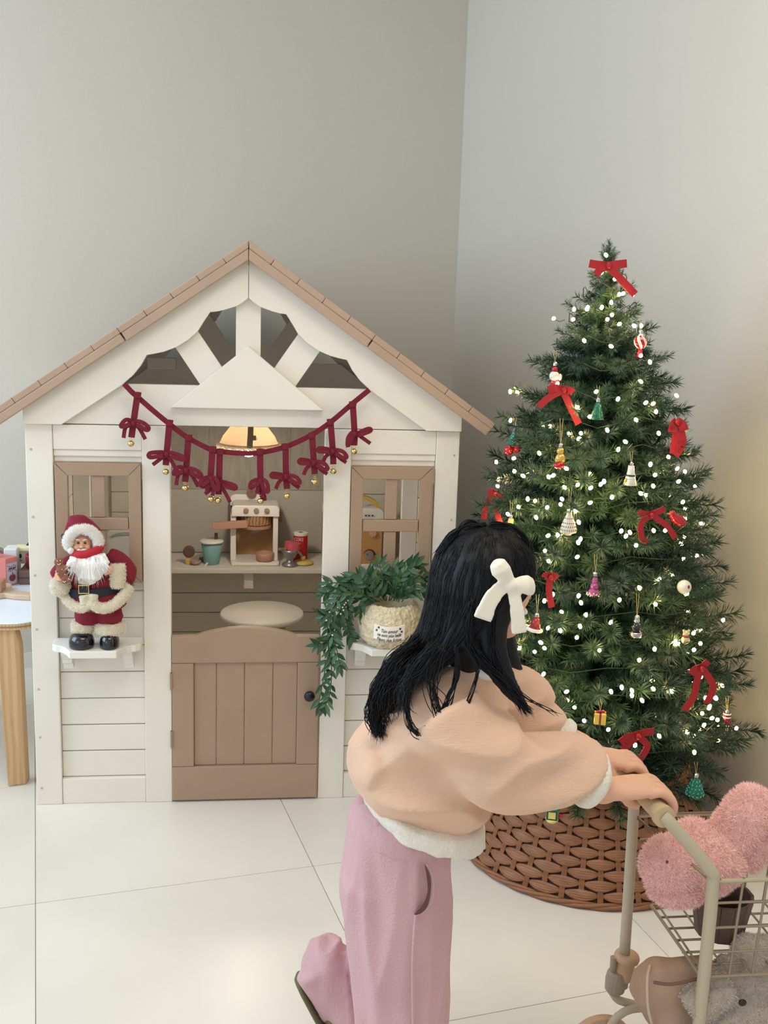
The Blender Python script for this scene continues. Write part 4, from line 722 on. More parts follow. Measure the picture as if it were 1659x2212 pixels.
mb = MB(); mb.tube([tax(z) for z in (0.01, .3, .7, 1.1, 1.5)], [.022, .02, .017, .012, .005], 10); mb.build('trunk', mat('trunk_brown', (58, 44, 34), .8), tree)
mb = MB(); mb.lathe([(0, 0), (.16, 0), (.16, .012), (.03, .03), (0, .03)], TXY, 20); mb.build('tree_stand', BLACK, tree)
# fairy lights
def surf(px, py, f=1.0, extra=0.0):
    """point on the tree's outer surface seen at this pixel"""
    Y = -.285
    for _ in range(8):
        p = at(px, py, Y); R = trad(p[2])*f+extra; dx = p[0]-tax(p[2]).x; Y = -.285-math.sqrt(max(0.0, R*R-dx*dx))
    return V(at(px, py, Y).tolist())
ll = thing('fairy_lights', 'string of warm white fairy lights wound round the Christmas tree', 'lights', TXY)
BULBM = mat('fairy_bulb', (255, 236, 190), .3, emit=66, ecol=(255, 220, 150)); mb = MB(); mb.ball((0, 0, 0), (.0042, .0042, .0058), 10, 7); bulb_me = mb.mesh('bulb', smooth=True); bulb_me.materials.append(BULBM)
shown = [(1240, 668), (1196, 688), (1238, 690), (1262, 736), (1300, 664), (1312, 690), (1338, 700), (1322, 680), (1370, 704), (1404, 782), (1384, 768), (1384, 824), (1320, 748), (1204, 829), (1102, 846), (1117, 846), (1103, 908), (1247, 880), (1255, 936), (1288, 846), (1335, 862), (1274, 900), (1395, 870), (1411, 872), (1374, 907), (1423, 936), (1072, 998), (1110, 990), (1111, 1018), (1076, 1036), (1075, 1050), (1130, 1028), (1185, 1030), (1195, 1027), (1140, 1078), (1156, 1082), (1182, 1096), (1214, 1078), (1243, 1104), (1275, 1086), (1276, 1054), (1298, 1046), (1305, 1040), (1322, 1074), (1250, 1128), (1249, 1172), (1247, 1203), (1184, 1157), (1205, 1156), (1185, 1212), (1342, 1147), (1352, 1158), (1412, 1146), (1437, 1146), (1374, 1178), (1384, 1066), (1405, 1003), (1411, 1050), (1415, 1026), (1444, 987), (1466, 1040), (1250, 1287), (1255, 1302), (1194, 1284), (1176, 1298), (1338, 1296), (1381, 1270), (1416, 1305), (1424, 1251), (1484, 1282), (1210, 1362), (1253, 1353), (1246, 1377), (1176, 1400), (1168, 1388), (1155, 1408), (1111, 1389), (1122, 1400), (1295, 1405), (1414, 1402), (1459, 1386), (1464, 1391), (1513, 1390), (1499, 1404), (1498, 1368), (1381, 1426), (1101, 1450), (1174, 1456), (1224, 1494), (1126, 1468), (1343, 1485), (1365, 1492), (1365, 1502), (1320, 1494), (1387, 1513), (1411, 1488), (1451, 1493), (1514, 1462), (1524, 1508), (1533, 1526), (1547, 1508), (1560, 1481), (1545, 1508), (1314, 1576), (1262, 1557), (1210, 1558), (1424, 1590), (1372, 1610), (1498, 1589), (1485, 1582), (1500, 1625), (1422, 1660), (1550, 1555), (1309, 551), (1328, 603), (1300, 588), (1346, 634), (1268, 668)]
pts = [surf(a, b, 1.0, .006) for a, b in shown]; k = 0
while len(pts) < 190:
    z = RNG.uniform(.3, 1.46); az = RNG.uniform(-PI*1.02, .02)+.0; R = trad(z)
    if RNG.random() > R/.39+.2: continue
    R *= RNG.uniform(.72, .98); pts.append(tax(z)+V((R*cos(az), R*sin(az), 0)))
for k in range(34):
    z = RNG.uniform(.3, 1.1); az = RNG.uniform(-.35, 1.0); R = trad(z)*RNG.uniform(.7, .9); p = tax(z)+V((R*cos(az), R*sin(az), 0))
    if (p-CORNER).dot(WD) < -.05: pts.append(p)
for p in pts:
    o = put(bulb_me, 'bulb', ll, p-TXY, (RNG.uniform(-1, 1), RNG.uniform(-1, 1), 0))
mb = MB(); sp = []
for i in range(420):
    t = i/419; z = .28+1.2*t; az = i*.285; R = trad(z)*.84; sp.append(tax(z)+V((R*cos(az), R*sin(az), .012*sin(i*1.7))))
mb.tube(sp, .0011, 4); WIRE = mat('light_wire', (40, 52, 34), .6); mb.build('light_wire', WIRE, ll)
mb = MB()
for p in pts[:118]:
    q = tax(p.z-.01); d = (V((q.x, q.y, p.z-.01))-p)*.22; mb.tube([p, p+d*.5+V((0, 0, -.006)), p+d], .0008, 4)
mb.build('bulb_leads', WIRE, ll, kind='stuff')
# velvet bows on the tree, pixel outlines: knot, loops, tails
def tbow(kn, loops, tails, wd, label, d=.03, name='velvet_bow'):
    k = surf(*kn, 1.0, d); q = lambda a, b, dy: V(at(a, b, k.y+dy).tolist()); t = thing(name, label, 'bow', k, 'red velvet bows on the tree')
    for L in loops:
        mb = MB(); P = [k]+[q(a, b, -.008) for a, b in L]; P2 = [q(a, b, .006) for a, b in L[::-1]]+[k+V((0, .004, 0))]; mb.ribbon(spline(P, 4), wd, .0016); mb.ribbon(spline(P2, 4), wd*.7, .0016); mb.build('loop', REDRIB, t)
    for T in tails: mb = MB(); mb.ribbon(spline([k+V((0, -.004, 0))]+[q(a, b, -.006) for a, b in T], 5), wd*.95, .0016); mb.build('tail', REDRIB, t)
    mb = MB(); mb.ball(k+V((0, -.008, 0)), (wd*.36, .006, wd*.40), 12, 8); mb.build('knot', REDRIB, t, smooth=True)
tbow((1313, 574), [[(1290, 572), (1273, 569)], [(1335, 571), (1354, 569)]], [[(1298, 582), (1287, 594)], [(1338, 600), (1372, 636)]], .019, 'red velvet bow tied at the very top of the tree', .03)
tbow((1216, 842), [[(1200, 838), (1184, 842)], [(1228, 842), (1238, 848)]], [[(1224, 862), (1240, 895), (1250, 916)], [(1190, 856), (1163, 878)]], .017, 'red velvet bow at upper left of tree below a little red ornament', .02)
tbow((1462, 910), [[(1455, 920), (1452, 934)], [(1474, 918), (1478, 930)]], [[(1460, 945), (1455, 980)], [(1474, 955), (1458, 984)]], .021, 'red velvet bow on the upper right edge of the tree', .01)
tbow((1068, 1068), [[(1060, 1062), (1062, 1076)], [(1078, 1074), (1084, 1078)]], [[(1070, 1096), (1080, 1130)], [(1050, 1090), (1045, 1130)]], .016, 'red velvet bow on the left edge of tree above the dark hair', .01)
tbow((1405, 1112), [[(1390, 1110), (1380, 1106)], [(1426, 1104), (1436, 1098)]], [[(1386, 1130), (1386, 1160), (1398, 1172)], [(1440, 1135), (1458, 1162)]], .014, 'red velvet bow at right of tree beside the shiny red bird ornament', .02)
tbow((1188, 1246), [[(1180, 1243), (1176, 1248)], [(1196, 1244), (1204, 1250)]], [[(1186, 1275), (1192, 1312)]], .016, 'red velvet bow with one long tail right of the hair bow', .02)
tbow((1514, 1442), [[(1502, 1446), (1492, 1456)], [(1522, 1436), (1530, 1428)]], [[(1506, 1470), (1498, 1505), (1478, 1534)], [(1536, 1470), (1540, 1490), (1526, 1520)]], .017, 'red velvet bow with two curved tails at the lower right of tree', .02)
tbow((1376, 1588), [[(1356, 1592), (1340, 1604)], [(1396, 1582), (1412, 1580)]], [[(1362, 1604), (1345, 1620)], [(1398, 1612), (1380, 1644)]], .017, 'red velvet bow low on tree above the handles', .01)
# ornaments
def orn(name, px, py, label, cat='ornament', cord=True, d=.02, ch=34, Y=None):
    p = surf(px, py, 1.0, d) if Y is None else V(at(px, py, Y).tolist()); t = thing(name, label, cat, p, 'glass ornaments on the tree')
    if cord:
        mb = MB(); q = p+V((.002, .012, ch*.00105)); mb.tube([p+V((0, 0, .0)), q+V((-.004, 0, 0))], .0005, 4); mb.tube([p, q+V((.003, 0, 0))], .0005, 4); mb.build('hanging_thread', mat('gold_thread', (176, 156, 100), .5), t)
    return t, p
def cap(t, p, r=.005): mb = MB(); mb.lathe([(r, 0), (r, .006), (r*.6, .009), (0, .009)], p, 14); mb.build('metal_cap', SILVER, t)
U = .00108
def glass(n, c, **k): return mat('glass_'+n, c, .18, metal=.35, coat=.5, **k)
OG = glass('gold', (206, 170, 82)); OR_ = glass('red', (176, 22, 34)); OT = glass('teal', (30, 128, 120), bump=.8, bscale=260); OGR = glass('green', (22, 118, 84), bump=.9, bscale=240); OW = mat('pearl_white', (222, 216, 200), .3, coat=.4); OPK = glass('pink', (186, 84, 140), bump=.8, bscale=220); OBK = mat('gloss_black', (16, 17, 20), .15, coat=.5); OY = mat('lemon_glass', (224, 206, 110), .25, coat=.4)
def L(t, prof, p, m, nm, **k): mb = MB(); mb.lathe(prof, p, 20, **k); return mb.build(nm, m, t, smooth=True)
def B(t, c, r, m, nm): mb = MB(); mb.ball(c, r, 14, 10); return mb.build(nm, m, t, smooth=True)
t, p = orn('candy_ornament', 1385, 722, 'striped red and white sweet shaped ornament at the upper right'); cap(t, p)
mb = MB(); mw = MB()
for k in range(12):
    tgt = mb if k % 2 else mw; a = 2*PI*k/12; b = a+2*PI/12; R = [[p+V((0, 0, -.020))]*0]
    rg = []
    for th in [PI*i/8 for i in range(9)]:
        r = .0155*sin(th)+.0003; zz = -.018-.0165*cos(PI-th)*1.0; tw = .5*th; rg.append([p+V((r*cos(a+tw), r*sin(a+tw), zz)), p+V((r*cos(b+tw), r*sin(b+tw), zz)), p+V((0, 0, zz))])
    tgt.rings(rg)
mb.build('red_stripes', OR_, t, smooth=False); mw.build('white_stripes', OW, t, smooth=False); L(t, [(0, -.055), (.009, -.052), (.004, -.034), (0, -.033)], p, OR_, 'wrapper_end')
t, p = orn('santa_hat_figure', 1199, 790, 'little red and white bearded figure ornament at the upper left'); cap(t, p); L(t, [(0, -.014), (.009, -.013), (.005, -.003), (0, 0)], p, OR_, 'red_cap'); B(t, p+V((-.001, -.003, -.024)), (.0125, .011, .012), OW, 'white_beard'); B(t, p+V((.003, 0, -.040)), (.013, .012, .012), OR_, 'red_body'); B(t, p+V((.012, -.006, -.026)), (.005, .005, .008), OW, 'white_sack')
t, p = orn('green_tree_ornament', 1292, 868, 'dark green sugared tree shaped ornament high in the middle'); cap(t, p); L(t, [(0, -.042), (.016, -.040), (.012, -.024), (.006, -.004), (.003, 0), (0, 0)], p, OGR, 'tree_body')
t, p = orn('teal_and_cherry_ornament', 1112, 932, 'teal sugared cone ornament with red ball and leaf at left'); cap(t, p); L(t, [(0, -.036), (.012, -.034), (.004, 0), (0, 0)], p, OT, 'teal_cone', axis=(.25, 0, 1)); B(t, p+V((-.014, -.006, -.046)), .0125, OR_, 'red_ball'); B(t, p+V((.006, -.004, -.043)), (.011, .006, .009), OR_, 'red_leaf')
t, p = orn('golden_bear_ornament', 1211, 966, 'golden figure ornament with a dark red base at left', ch=62); cap(t, p); B(t, p+V((0, 0, -.009)), (.0085, .008, .0085), OG, 'head'); B(t, p+V((.001, 0, -.027)), (.012, .011, .013), OG, 'body'); B(t, p+V((-.003, -.006, -.041)), (.014, .012, .009), OR_, 'red_base')
t, p = orn('lighthouse_ornament', 1364, 1006, 'small white and gold tower ornament with dark bands at right', ch=30); cap(t, p, .004); L(t, [(0, -.046), (.016, -.044), (.012, -.03), (.008, -.012), (.007, 0), (0, 0)], p, OW, 'tower')
for zz in (-.022, -.030): L(t, [(.0105, zz-.0022), (.0122, zz), (.0105, zz+.0022)], p, OBK, 'dark_band')
B(t, p+V((-.012, -.004, -.034)), (.004, .004, .006), OG, 'gold_charm')
t, p = orn('pearl_bell_ornament', 1230, 1108, 'pale pearly tree ornament with rows of tiny notches', ch=54); cap(t, p, .0055); L(t, [(0, -.052), (.007, -.051), (.008, -.048), (.0185, -.044), (.0195, -.040), (.014, -.022), (.0065, -.004), (.0055, 0), (0, 0)], p, mat('pearl_ivory', (208, 200, 180), .35, coat=.3), 'pearl_body')
mb = MB()
for zz, r, n in ((-.038, .0192, 22), (-.030, .0168, 20), (-.022, .0143, 18), (-.012, .0100, 14)):
    for j in range(n): a = 2*PI*j/n; mb.ball(p+V((r*cos(a), r*sin(a), zz)), (.0011, .0011, .0018), 5, 4)
mb.build('notches', mat('notch_dark', (96, 90, 78), .6), t)
t, p = orn('ice_skate_ornament', 1104, 1120, 'yellow and white boot ornament just above the dark hair', ch=40); cap(t, p, .004); mb = MB(); mb.loft([(p, (.006, 0, 0), (0, .006, 0)), (p+V((0, 0, -.014)), (.0085, 0, 0), (0, .008, 0)), (p+V((-.004, 0, -.024)), (.014, 0, .003), (0, .008, 0)), (p+V((-.009, 0, -.030)), (.017, 0, .006), (0, .007, 0))]); mb.build('boot_body', OY, t, smooth=True); mb = MB(); mb.tube([p+V((.009, 0, -.030)), p+V((-.029, 0, -.040))], .0022, 8); mb.build('sole', OW, t); B(t, p+V((.007, -.004, -.012)), (.003, .004, .008), OGR, 'green_leaf')
t, p = orn('red_bird_ornament', 1464, 1118, 'shiny red bird ornament on the right among branches', cord=False, d=.01); mb = MB(); mb.loft([(p+V((-.020, 0, .007)), (0, 0, .006), (0, .006, 0)), (p+V((-.008, 0, -.002)), (.002, 0, .012), (0, .011, 0)), (p+V((.008, 0, -.009)), (.003, 0, .013), (0, .012, 0)), (p+V((.019, 0, -.014)), (.003, 0, .006), (0, .006, 0))]); mb.build('bird_body', OR_, t, smooth=True); B(t, p+V((-.016, -.004, .010)), .007, OR_, 'bird_head'); mb = MB(); mb.lathe([(.0022, 0), (0, .008)], p+V((-.022, -.004, .010)), 8, axis=(-1, 0, 0)); mb.build('beak', OG, t)
t, p = orn('pink_figure_ornament', 1286, 1244, 'pink sugared figure ornament hanging in the middle of the tree', ch=46); cap(t, p, .0055); B(t, p+V((0, 0, -.012)), (.0065, .006, .010), OPK, 'neck'); B(t, p+V((0, 0, -.024)), (.0095, .009, .009), OPK, 'chest'); B(t, p+V((-.001, 0, -.038)), (.013, .011, .0095), OPK, 'skirt')
mb = MB()
for j in range(14): a = 2*PI*j/14; mb.ball(p+V((.015*cos(a)-.001, .011*sin(a), -.042+.003*sin(j*2))), .0022, 6, 5)
mb.build('silver_beads', SILVER, t, smooth=True)
t, p = orn('red_cone_ornament', 1160, 1332, 'red glitter cone ornament with white rim beside the girl face', ch=48); cap(t, p, .0055); L(t, [(0, -.030), (.0145, -.029), (.0055, -.001), (0, 0)], p, glass('red_glitter', (170, 24, 40), bump=.9, bscale=240), 'red_cone', axis=(.16, 0, 1)); mb = MB(); mb.tube([p+V((-.004+.0155*cos(a), .014*sin(a), -.031-.0025*cos(a))) for a in [2*PI*i/18 for i in range(18)]], .0042, 8, close=True); mb.build('white_rim', FURW, t, smooth=True)
t, p = orn('black_bottle_ornament', 1376, 1338, 'black and silver bottle shaped ornament in the lower right half', ch=56); cap(t, p, .006); L(t, [(.0055, -.010), (.007, -.002), (.005, 0)], p, SILVER, 'silver_neck'); L(t, [(0, -.028), (.012, -.027), (.011, -.016), (.0075, -.009), (0, -.008)], p, OBK, 'black_body'); L(t, [(0, -.042), (.014, -.040), (.013, -.029), (0, -.028)], p, SILVER, 'silver_base'); L(t, [(.0125, -.034), (.0138, -.032), (.0125, -.030)], p, glass('copper', (170, 96, 60)), 'copper_band')
t, p = orn('white_globe_ornament', 1478, 1268, 'white globe ornament with a dark red mark at the right edge', cord=False); B(t, p, .0165, OW, 'globe'); mb = MB(); mb.ball(p+V((.004, -.0155, .004)), (.003, .0018, .0045), 8, 6); mb.build('red_mark', OR_, t)
t, p = orn('teddy_ornament', 1482, 1368, 'tiny cream bear ornament with red scarf at the right', cord=False); B(t, p, (.0075, .007, .007), mat('cream_glass', (214, 198, 150), .3, coat=.3), 'head'); B(t, p+V((0, 0, -.015)), (.0095, .009, .011), mat('cream_glass', (214, 198, 150), .3), 'body'); mb = MB(); mb.tube([p+V((.0075*cos(a), .007*sin(a), -.007)) for a in [2*PI*i/14 for i in range(14)]], .0018, 6, close=True); mb.build('scarf', OR_, t)
for s in (-1, 1): B(t, p+V((.006*s, 0, .0065)), .003, mat('cream_glass', (214, 198, 150), .3), 'ear')
t, p = orn('gift_ornament', 1297, 1540, 'yellow gift box ornament with crimson ribbon low on the tree', ch=22); mb = MB(); ax, ay = V((.0125, -.004, 0)), V((.0035, .011, 0)); mb.obox(p+V((0, 0, -.012)), ax, ay, (0, 0, .0125)); mb.build('box_body', mat('yellow_glass', (222, 186, 60), .22, coat=.5), t, bevel=.001)
mb = MB(); c0 = p+V((0, 0, -.012)); mb.obox(c0, ax*.16, ay*1.04, (0, 0, .0129)); mb.obox(c0, ax*1.04, ay*.16, (0, 0, .0129)); mb.build('ribbon_bands', glass('crimson', (150, 24, 60)), t)
for s in (-1, 1): B(t, p+V((.005*s, 0, .003)), (.006, .004, .004), glass('crimson', (150, 24, 60)), 'ribbon_loop')
t, p = orn('red_sock_ornament', 1571, 1540, 'dark red stocking ornament with white stripes at far lower right', ch=34); cap(t, p, .005); mb = MB(); mb.loft([(p, (.008, 0, 0), (0, .007, 0)), (p+V((.001, 0, -.016)), (.009, 0, 0), (0, .008, 0)), (p+V((.005, 0, -.026)), (.011, 0, -.005), (0, .008, 0)), (p+V((.013, 0, -.033)), (.005, 0, -.006), (0, .006, 0))]); mb.build('sock_body', glass('wine', (132, 26, 46)), t, smooth=True)
for zz in (-.002, -.010): L(t, [(.0085, zz-.0016), (.0102, zz), (.0085, zz+.0016)], p, OW, 'white_stripe')
t, p = orn('emerald_tree_ornament', 1504, 1678, 'emerald glitter tree ornament hanging from the lowest branch', ch=30, Y=-.63); cap(t, p, .006); L(t, [(0, -.052), (.012, -.052), (.013, -.048), (.0205, -.042), (.015, -.022), (.0065, -.004), (.005, 0), (0, 0)], p, OGR, 'tree_body')
mb = MB()
for zz, r, n in ((-.042, .0205, 14), (-.034, .0185, 12), (-.026, .0160, 11), (-.018, .0128, 9), (-.010, .0095, 7)):
    for j in range(n): a = 2*PI*(j+zz*90)/n; mb.ball(p+V((r*cos(a), r*sin(a), zz)), .0022, 6, 5)
mb.build('teal_beads', glass('aqua', (60, 170, 170)), t, smooth=True)
t, p = orn('lantern_ornament', 1194, 1744, 'green and yellow little house ornament hanging over the wicker collar', ch=60, Y=-.645); cap(t, p, .0065); mb = MB(); ax, ay = V((.0125, -.004, 0)), V((.004, .011, 0)); c0 = p+V((0, 0, -.015)); mb.obox(c0, ax, ay, (0, 0, .012)); mb.build('house_body', glass('deep_green', (18, 92, 84)), t, bevel=.001)
mb = MB(); mb.obox(c0, ax*.62, ay*1.05, (0, 0, .008)); mb.obox(c0, ax*1.05, ay*.62, (0, 0, .008)); mb.build('yellow_panes', OY, t); L(t, [(0, -.036), (.012, -.035), (.0155, -.028), (.013, -.027)], p, OY, 'yellow_base'); B(t, p+V((.017, -.006, -.019)), (.006, .005, .006), OR_, 'red_flower'); mb = MB(); mb.slab([(c0.x-.017, c0.y-.012), (c0.x+.013, c0.y-.017), (c0.x+.017, c0.y+.012), (c0.x-.012, c0.y+.016)], p.z-.003, p.z+.0008); mb.build('house_roof', OGR, t)
# ---------------------------------------------------------------- toy shopping cart
CB = mat('cart_beige', (184, 172, 146), .45, bump=.03, bscale=80); CWIRE = mat('cart_wire', (150, 138, 116), .4, metal=.35); GRIP = mat('grip_wood', (196, 172, 134), .5, var=.06, vscale=10); CWOOD = mat('cart_wood', (194, 158, 126), .5, var=.06, vscale=10)
cart = thing('toy_shopping_cart', 'beige toy shopping cart with wire basket pushed by the dark haired child', 'cart', (.92, -1.265, 0))
HF = V((.655, -1.165, .62)); HN = V((.668, -1.352, .62))
mb = MB(); mb.tube([HF+V((0, .012, 0)), HN], .0155, 18); mb.tube([HN+V((-.001, .006, 0)), HN+V((.0, -.004, 0))], .018, 18); mb.build('handle_grip', GRIP, cart, smooth=False)
near = spline([HN, HN+V((.012, -.006, -.012)), V((.742, -1.37, .538)), V((.752, -1.37, .50)), V((.752, -1.37, .30)), V((.750, -1.37, .12))], 4)
mb = MB(); mb.tube(near, .0105, 14); mb.build('side_post', CB, cart, smooth=True)
far = spline([HF+V((0, .012, 0)), HF+V((.01, .016, -.014)), V((.688, -1.16, .560)), V((.694, -1.16, .53)), V((.699, -1.16, .24))], 4)
mb = MB(); mb.tube(far, .0098, 14); mb.build('side_post', CB, cart, smooth=True)
RZ, BZ = .52, .345; xr, xf = .722, 1.16
mb = MB(); q = [V((.697, -1.16, .523)), V((1.2, -1.16, RZ)), V((1.2, -1.37, RZ)), V((.750, -1.37, .514))]; mb.tube(q, .0040, 8, close=True); rim = mb.build('basket_rim', mat('cart_rim', (176, 164, 136), .45), cart, smooth=True)
def wire(p, q, r=.0021): mb = MB(); mb.tube([p, q], r, 6); mb.build('wire', CWIRE, rim)
for k in range(5):
    z = BZ+(RZ-BZ)*k/4.0
    if k == 4: continue
    rear = k == 0
    f = k/4; xa = .742-.042*f; r = .0032 if k == 0 else .0021
    wire((xa, -1.16, z), (xf+.04*f, -1.16, z), r); wire((.748, -1.37, z), (xf+.04*f, -1.37, z), r); rear and wire((xa, -1.16, z), (.748, -1.37, z), r); wire((xf+.04*f, -1.16, z), (xf+.04*f, -1.37, z), r)
for k in range(11):
    x = .755+.040*k; wire((x, -1.16, BZ), (x+.01, -1.16, RZ)); wire((x, -1.37, BZ), (x+.008, -1.37, RZ)); wire((x, -1.16, BZ+.001), (x, -1.37, BZ+.001))
for k in range(1, 6): y = -1.16-.035*k; wire((.744, y, BZ-.002), (xf, y, BZ-.002))
mb = MB(); c = V((.702, -1.16, .226)); mb.lathe([(0, -.027), (.0165, -.026), (.0175, -.018), (.0175, .008), (.0225, .012), (.0235, .018), (.021, .0235), (.0125, .025), (0, .025)], c, 22, axis=(.12, 0, 1)); mb.build('wood_joint', CWOOD, cart, smooth=True)
mb = MB(); c = V((.687, -1.16, .196)); mb.lathe([(0, -.028), (.010, -.027), (.018, -.018), (.020, .0), (.0185, .014), (.016, .02), (0, .021)], c, 18, axis=(.1, 0, 1)); mb.tube([c+V((-.007, 0, .018)), c+V((-.0075, 0, .048))], .0065, 12); mb.tube([c+V((.008, 0, -.01)), c+V((.012, 0, .02))], .0145, 14); mb.build('joint_clamp', mat('clamp_olive', (150, 138, 116), .5), cart)
arm = spline([V((.682, -1.16, .172)), V((.694, -1.16, .156)), V((.718, -1.165, .150)), V((.75, -1.18, .148)), V((.80, -1.2, .147))], 4); mb = MB(); mb.tube(arm, .0075, 12); mb.build('lower_arm', CB, cart, smooth=True)
def wheel(x, y, r, s):
    c = V((x, y, r)); mb = MB(); mb.lathe([(r*.45, -.010), (r*.8, -.0115), (r*.97, -.008), (r, 0), (r*.97, .008), (r*.8, .0115), (r*.45, .010)], c, 32, axis=(0, 1, 0)); mb.lathe([(0, -.013), (r*.34, -.012), (r*.34, .012), (0, .013)], c, 20, axis=(0, 1, 0)); o = mb.build('wheel', CWOOD, cart, smooth=False); mb = MB(); mb.lathe([(r*.34, -.005), (r*.46, -.005), (r*.46, .005), (r*.34, .005)], c, 20, axis=(0, 1, 0)); mb.build('wheel_hub', BROWNW, o)
wheel(.668, -1.16, .062, 1); wheel(.70, -1.37, .062, 1); wheel(1.13, -1.16, .062, 1); wheel(1.13, -1.37, .062, 1)
mb = MB(); mb.tube(spline([V((.745, -1.175, .148)), V((.705, -1.178, .146)), V((.677, -1.178, .118)), V((.668, -1.178, .062))], 4), .0075, 12); mb.build('wheel_fork', CB, cart, smooth=True)
mb = MB(); mb.tube(spline([V((.75, -1.37, .12)), V((.735, -1.385, .10)), V((.70, -1.387, .062))], 4), .008, 12); mb.build('wheel_fork', CB, cart, smooth=True)
for y in (-1.178, -1.387): mb = MB(); mb.tube([(1.10, y+.01, .148), (1.13, y, .062)], .0075, 10); mb.build('wheel_fork', CB, cart)
mb = MB(); mb.tube([V((.74, -1.18, .148)), V((1.14, -1.18, .148)), V((1.14, -1.37, .148)), V((.75, -1.37, .148))], .0075, 12, close=True); mb.build('lower_frame', CB, cart)
for x in (.80, .88, .96, 1.04, 1.1): mb = MB(); mb.tube([(x, -1.18, .152), (x, -1.37, .152)], .003, 6); mb.build('rack_bar', CWIRE, cart)
for y in (-1.16, -1.37): mb = MB(); mb.tube([(1.14, y-.01, .148), (1.165, y, BZ)], .0075, 10); mb.build('front_strut', CB, cart)
# what rides in the cart
def H(a, b, Y): return V(at(a, b, Y).tolist())
fz = lambda p: .0010*nz(p, 60)+.0007*nz(p, 260, 3)
PINK = mat('pink_plush', (236, 186, 178), .95, bump=.35, bscale=420, var=.12, vscale=26, sheen=.8, stretch=(.5, 1, 1.4))
pk = thing('pink_plush_toy', 'fluffy pink plush toy lying on its side in the wire cart basket', 'plush toy', H(1500, 1930, -1.27))
mb = MB(); mb.ball(H(1452, 1868, -1.28), (.054, .048, .05), 20, 14); mb.ball(H(1460, 1915, -1.28), (.05, .045, .03), 20, 14); mb.ball(H(1520, 1862, -1.27), (.062, .055, .058), 20, 14); mb.ball(H(1562, 1868, -1.28), (.034, .04, .036), 18, 12); mb.ball(H(1500, 1812, -1.25), (.04, .04, .032), 18, 12)
mb.tube(spline([H(1560, 1840, -1.25), H(1590, 1800, -1.25), H(1615, 1762, -1.25), H(1630, 1735, -1.25)], 4), [.044]*9+[.043, .042, .04, .036], 16); mb.ball(H(1622, 1738, -1.25), (.034, .034, .034), 16, 12); mb.ball(H(1650, 1755, -1.25), (.036, .036, .036), 16, 12); mb.tube(spline([H(1590, 1850, -1.25), H(1640, 1800, -1.25), H(1690, 1760, -1.24)], 4), [.04]*9, 14)
fuzz(fuse(mb, 'plush_body', PINK, pk, .0045, 3, fz), 26000, .0075, .0008, mat('pink_pile', (255, 216, 208), .9), pk)
mb = MB(); mb.ball(H(1441, 1862, -1.33), (.0025, .002, .003), 8, 6); mb.build('stitched_eye', mat('plum_thread', (96, 60, 70), .6), pk, smooth=True)
t = thing('dark_wooden_tub', 'dark brown slatted tub under the pink plush in the cart', 'tub', (.83, -1.255, BZ+.002)); TUB = mat('dark_slats', (96, 76, 64), .6, var=.2, vscale=20, stretch=(4, 4, .5))
for k in range(14):
    a = 2*PI*k/14; d = V((cos(a), sin(a), 0)); p0 = V((.83, -1.25, BZ+.002))+d*.040; p1 = V((.83, -1.25, BZ+.075))+d*.052; mb = MB(); tt = V((-sin(a), cos(a), 0)); mb.add([p0-tt*.009, p0+tt*.009, p1+tt*.0112, p1-tt*.0112, p0-tt*.009-d*.005, p0+tt*.009-d*.005, p1+tt*.0112-d*.005, p1-tt*.0112-d*.005], [(0, 1, 2, 3), (7, 6, 5, 4), (0, 4, 5, 1), (2, 6, 7, 3), (1, 5, 6, 2), (0, 3, 7, 4)]); mb.build('slat', TUB, t)
mb = MB(); mb.lathe([(0, 0), (.039, 0), (.039, .006), (0, .006)], (.83, -1.25, BZ+.003), 20); mb.build('tub_base', TUB, t)
BAG = mat('tan_leatherette', (176, 146, 122), .55, var=.14, vscale=9, bump=.15, bscale=30)
t = thing('tan_bag', 'tan folded leather bag hanging under the cart basket behind the post', 'bag', H(1460, 2240, -1.30)); mb = MB()
def sec(y, l, r, dep): c = H((l+r)/2, y, -1.30); a = (H(r, y, -1.30)-H(l, y, -1.30))/2; return [c+V((a.x*(1 if abs(cos(2*PI*j/24)) < 1e-9 else np.sign(cos(2*PI*j/24))*abs(cos(2*PI*j/24))**.55), dep*np.sign(sin(2*PI*j/24))*abs(sin(2*PI*j/24))**.6, a.z*cos(2*PI*j/24))) for j in range(24)]
mb.rings([sec(2072, 1422, 1538, .008), sec(2082, 1400, 1548, .022), sec(2112, 1370, 1562, .035), sec(2150, 1366, 1560, .04), sec(2200, 1396, 1560, .043), sec(2250, 1426, 1560, .04), sec(2290, 1450, 1550, .03)]); fuse(mb, 'bag_body', BAG, t, .004, 2, lambda p: .004*nz(p, 28))
mb = MB(); mb.tube(spline([H(1412, 2122, -1.341), H(1450, 2126, -1.346), H(1500, 2116, -1.346), H(1540, 2106, -1.338)], 4), .0028, 6); mb.build('flap_seam', mat('bag_dark', (112, 84, 70), .6), t)
mb = MB(); mb.tube(spline([H(1404, 2086, -1.31), H(1398, 2120, -1.335), H(1402, 2190, -1.345), H(1424, 2250, -1.342)], 4), .0024, 6); mb.build('side_seam', mat('bag_light', (196, 172, 154), .6), t)
GREY = mat('grey_plush', (172, 160, 146), .95, bump=.3, bscale=420, var=.1, vscale=18, sheen=.5)
t = thing('grey_plush_toy', 'grey plush animal slumped under the cart basket at the frame corner', 'plush toy', H(1600, 2240, -1.33))
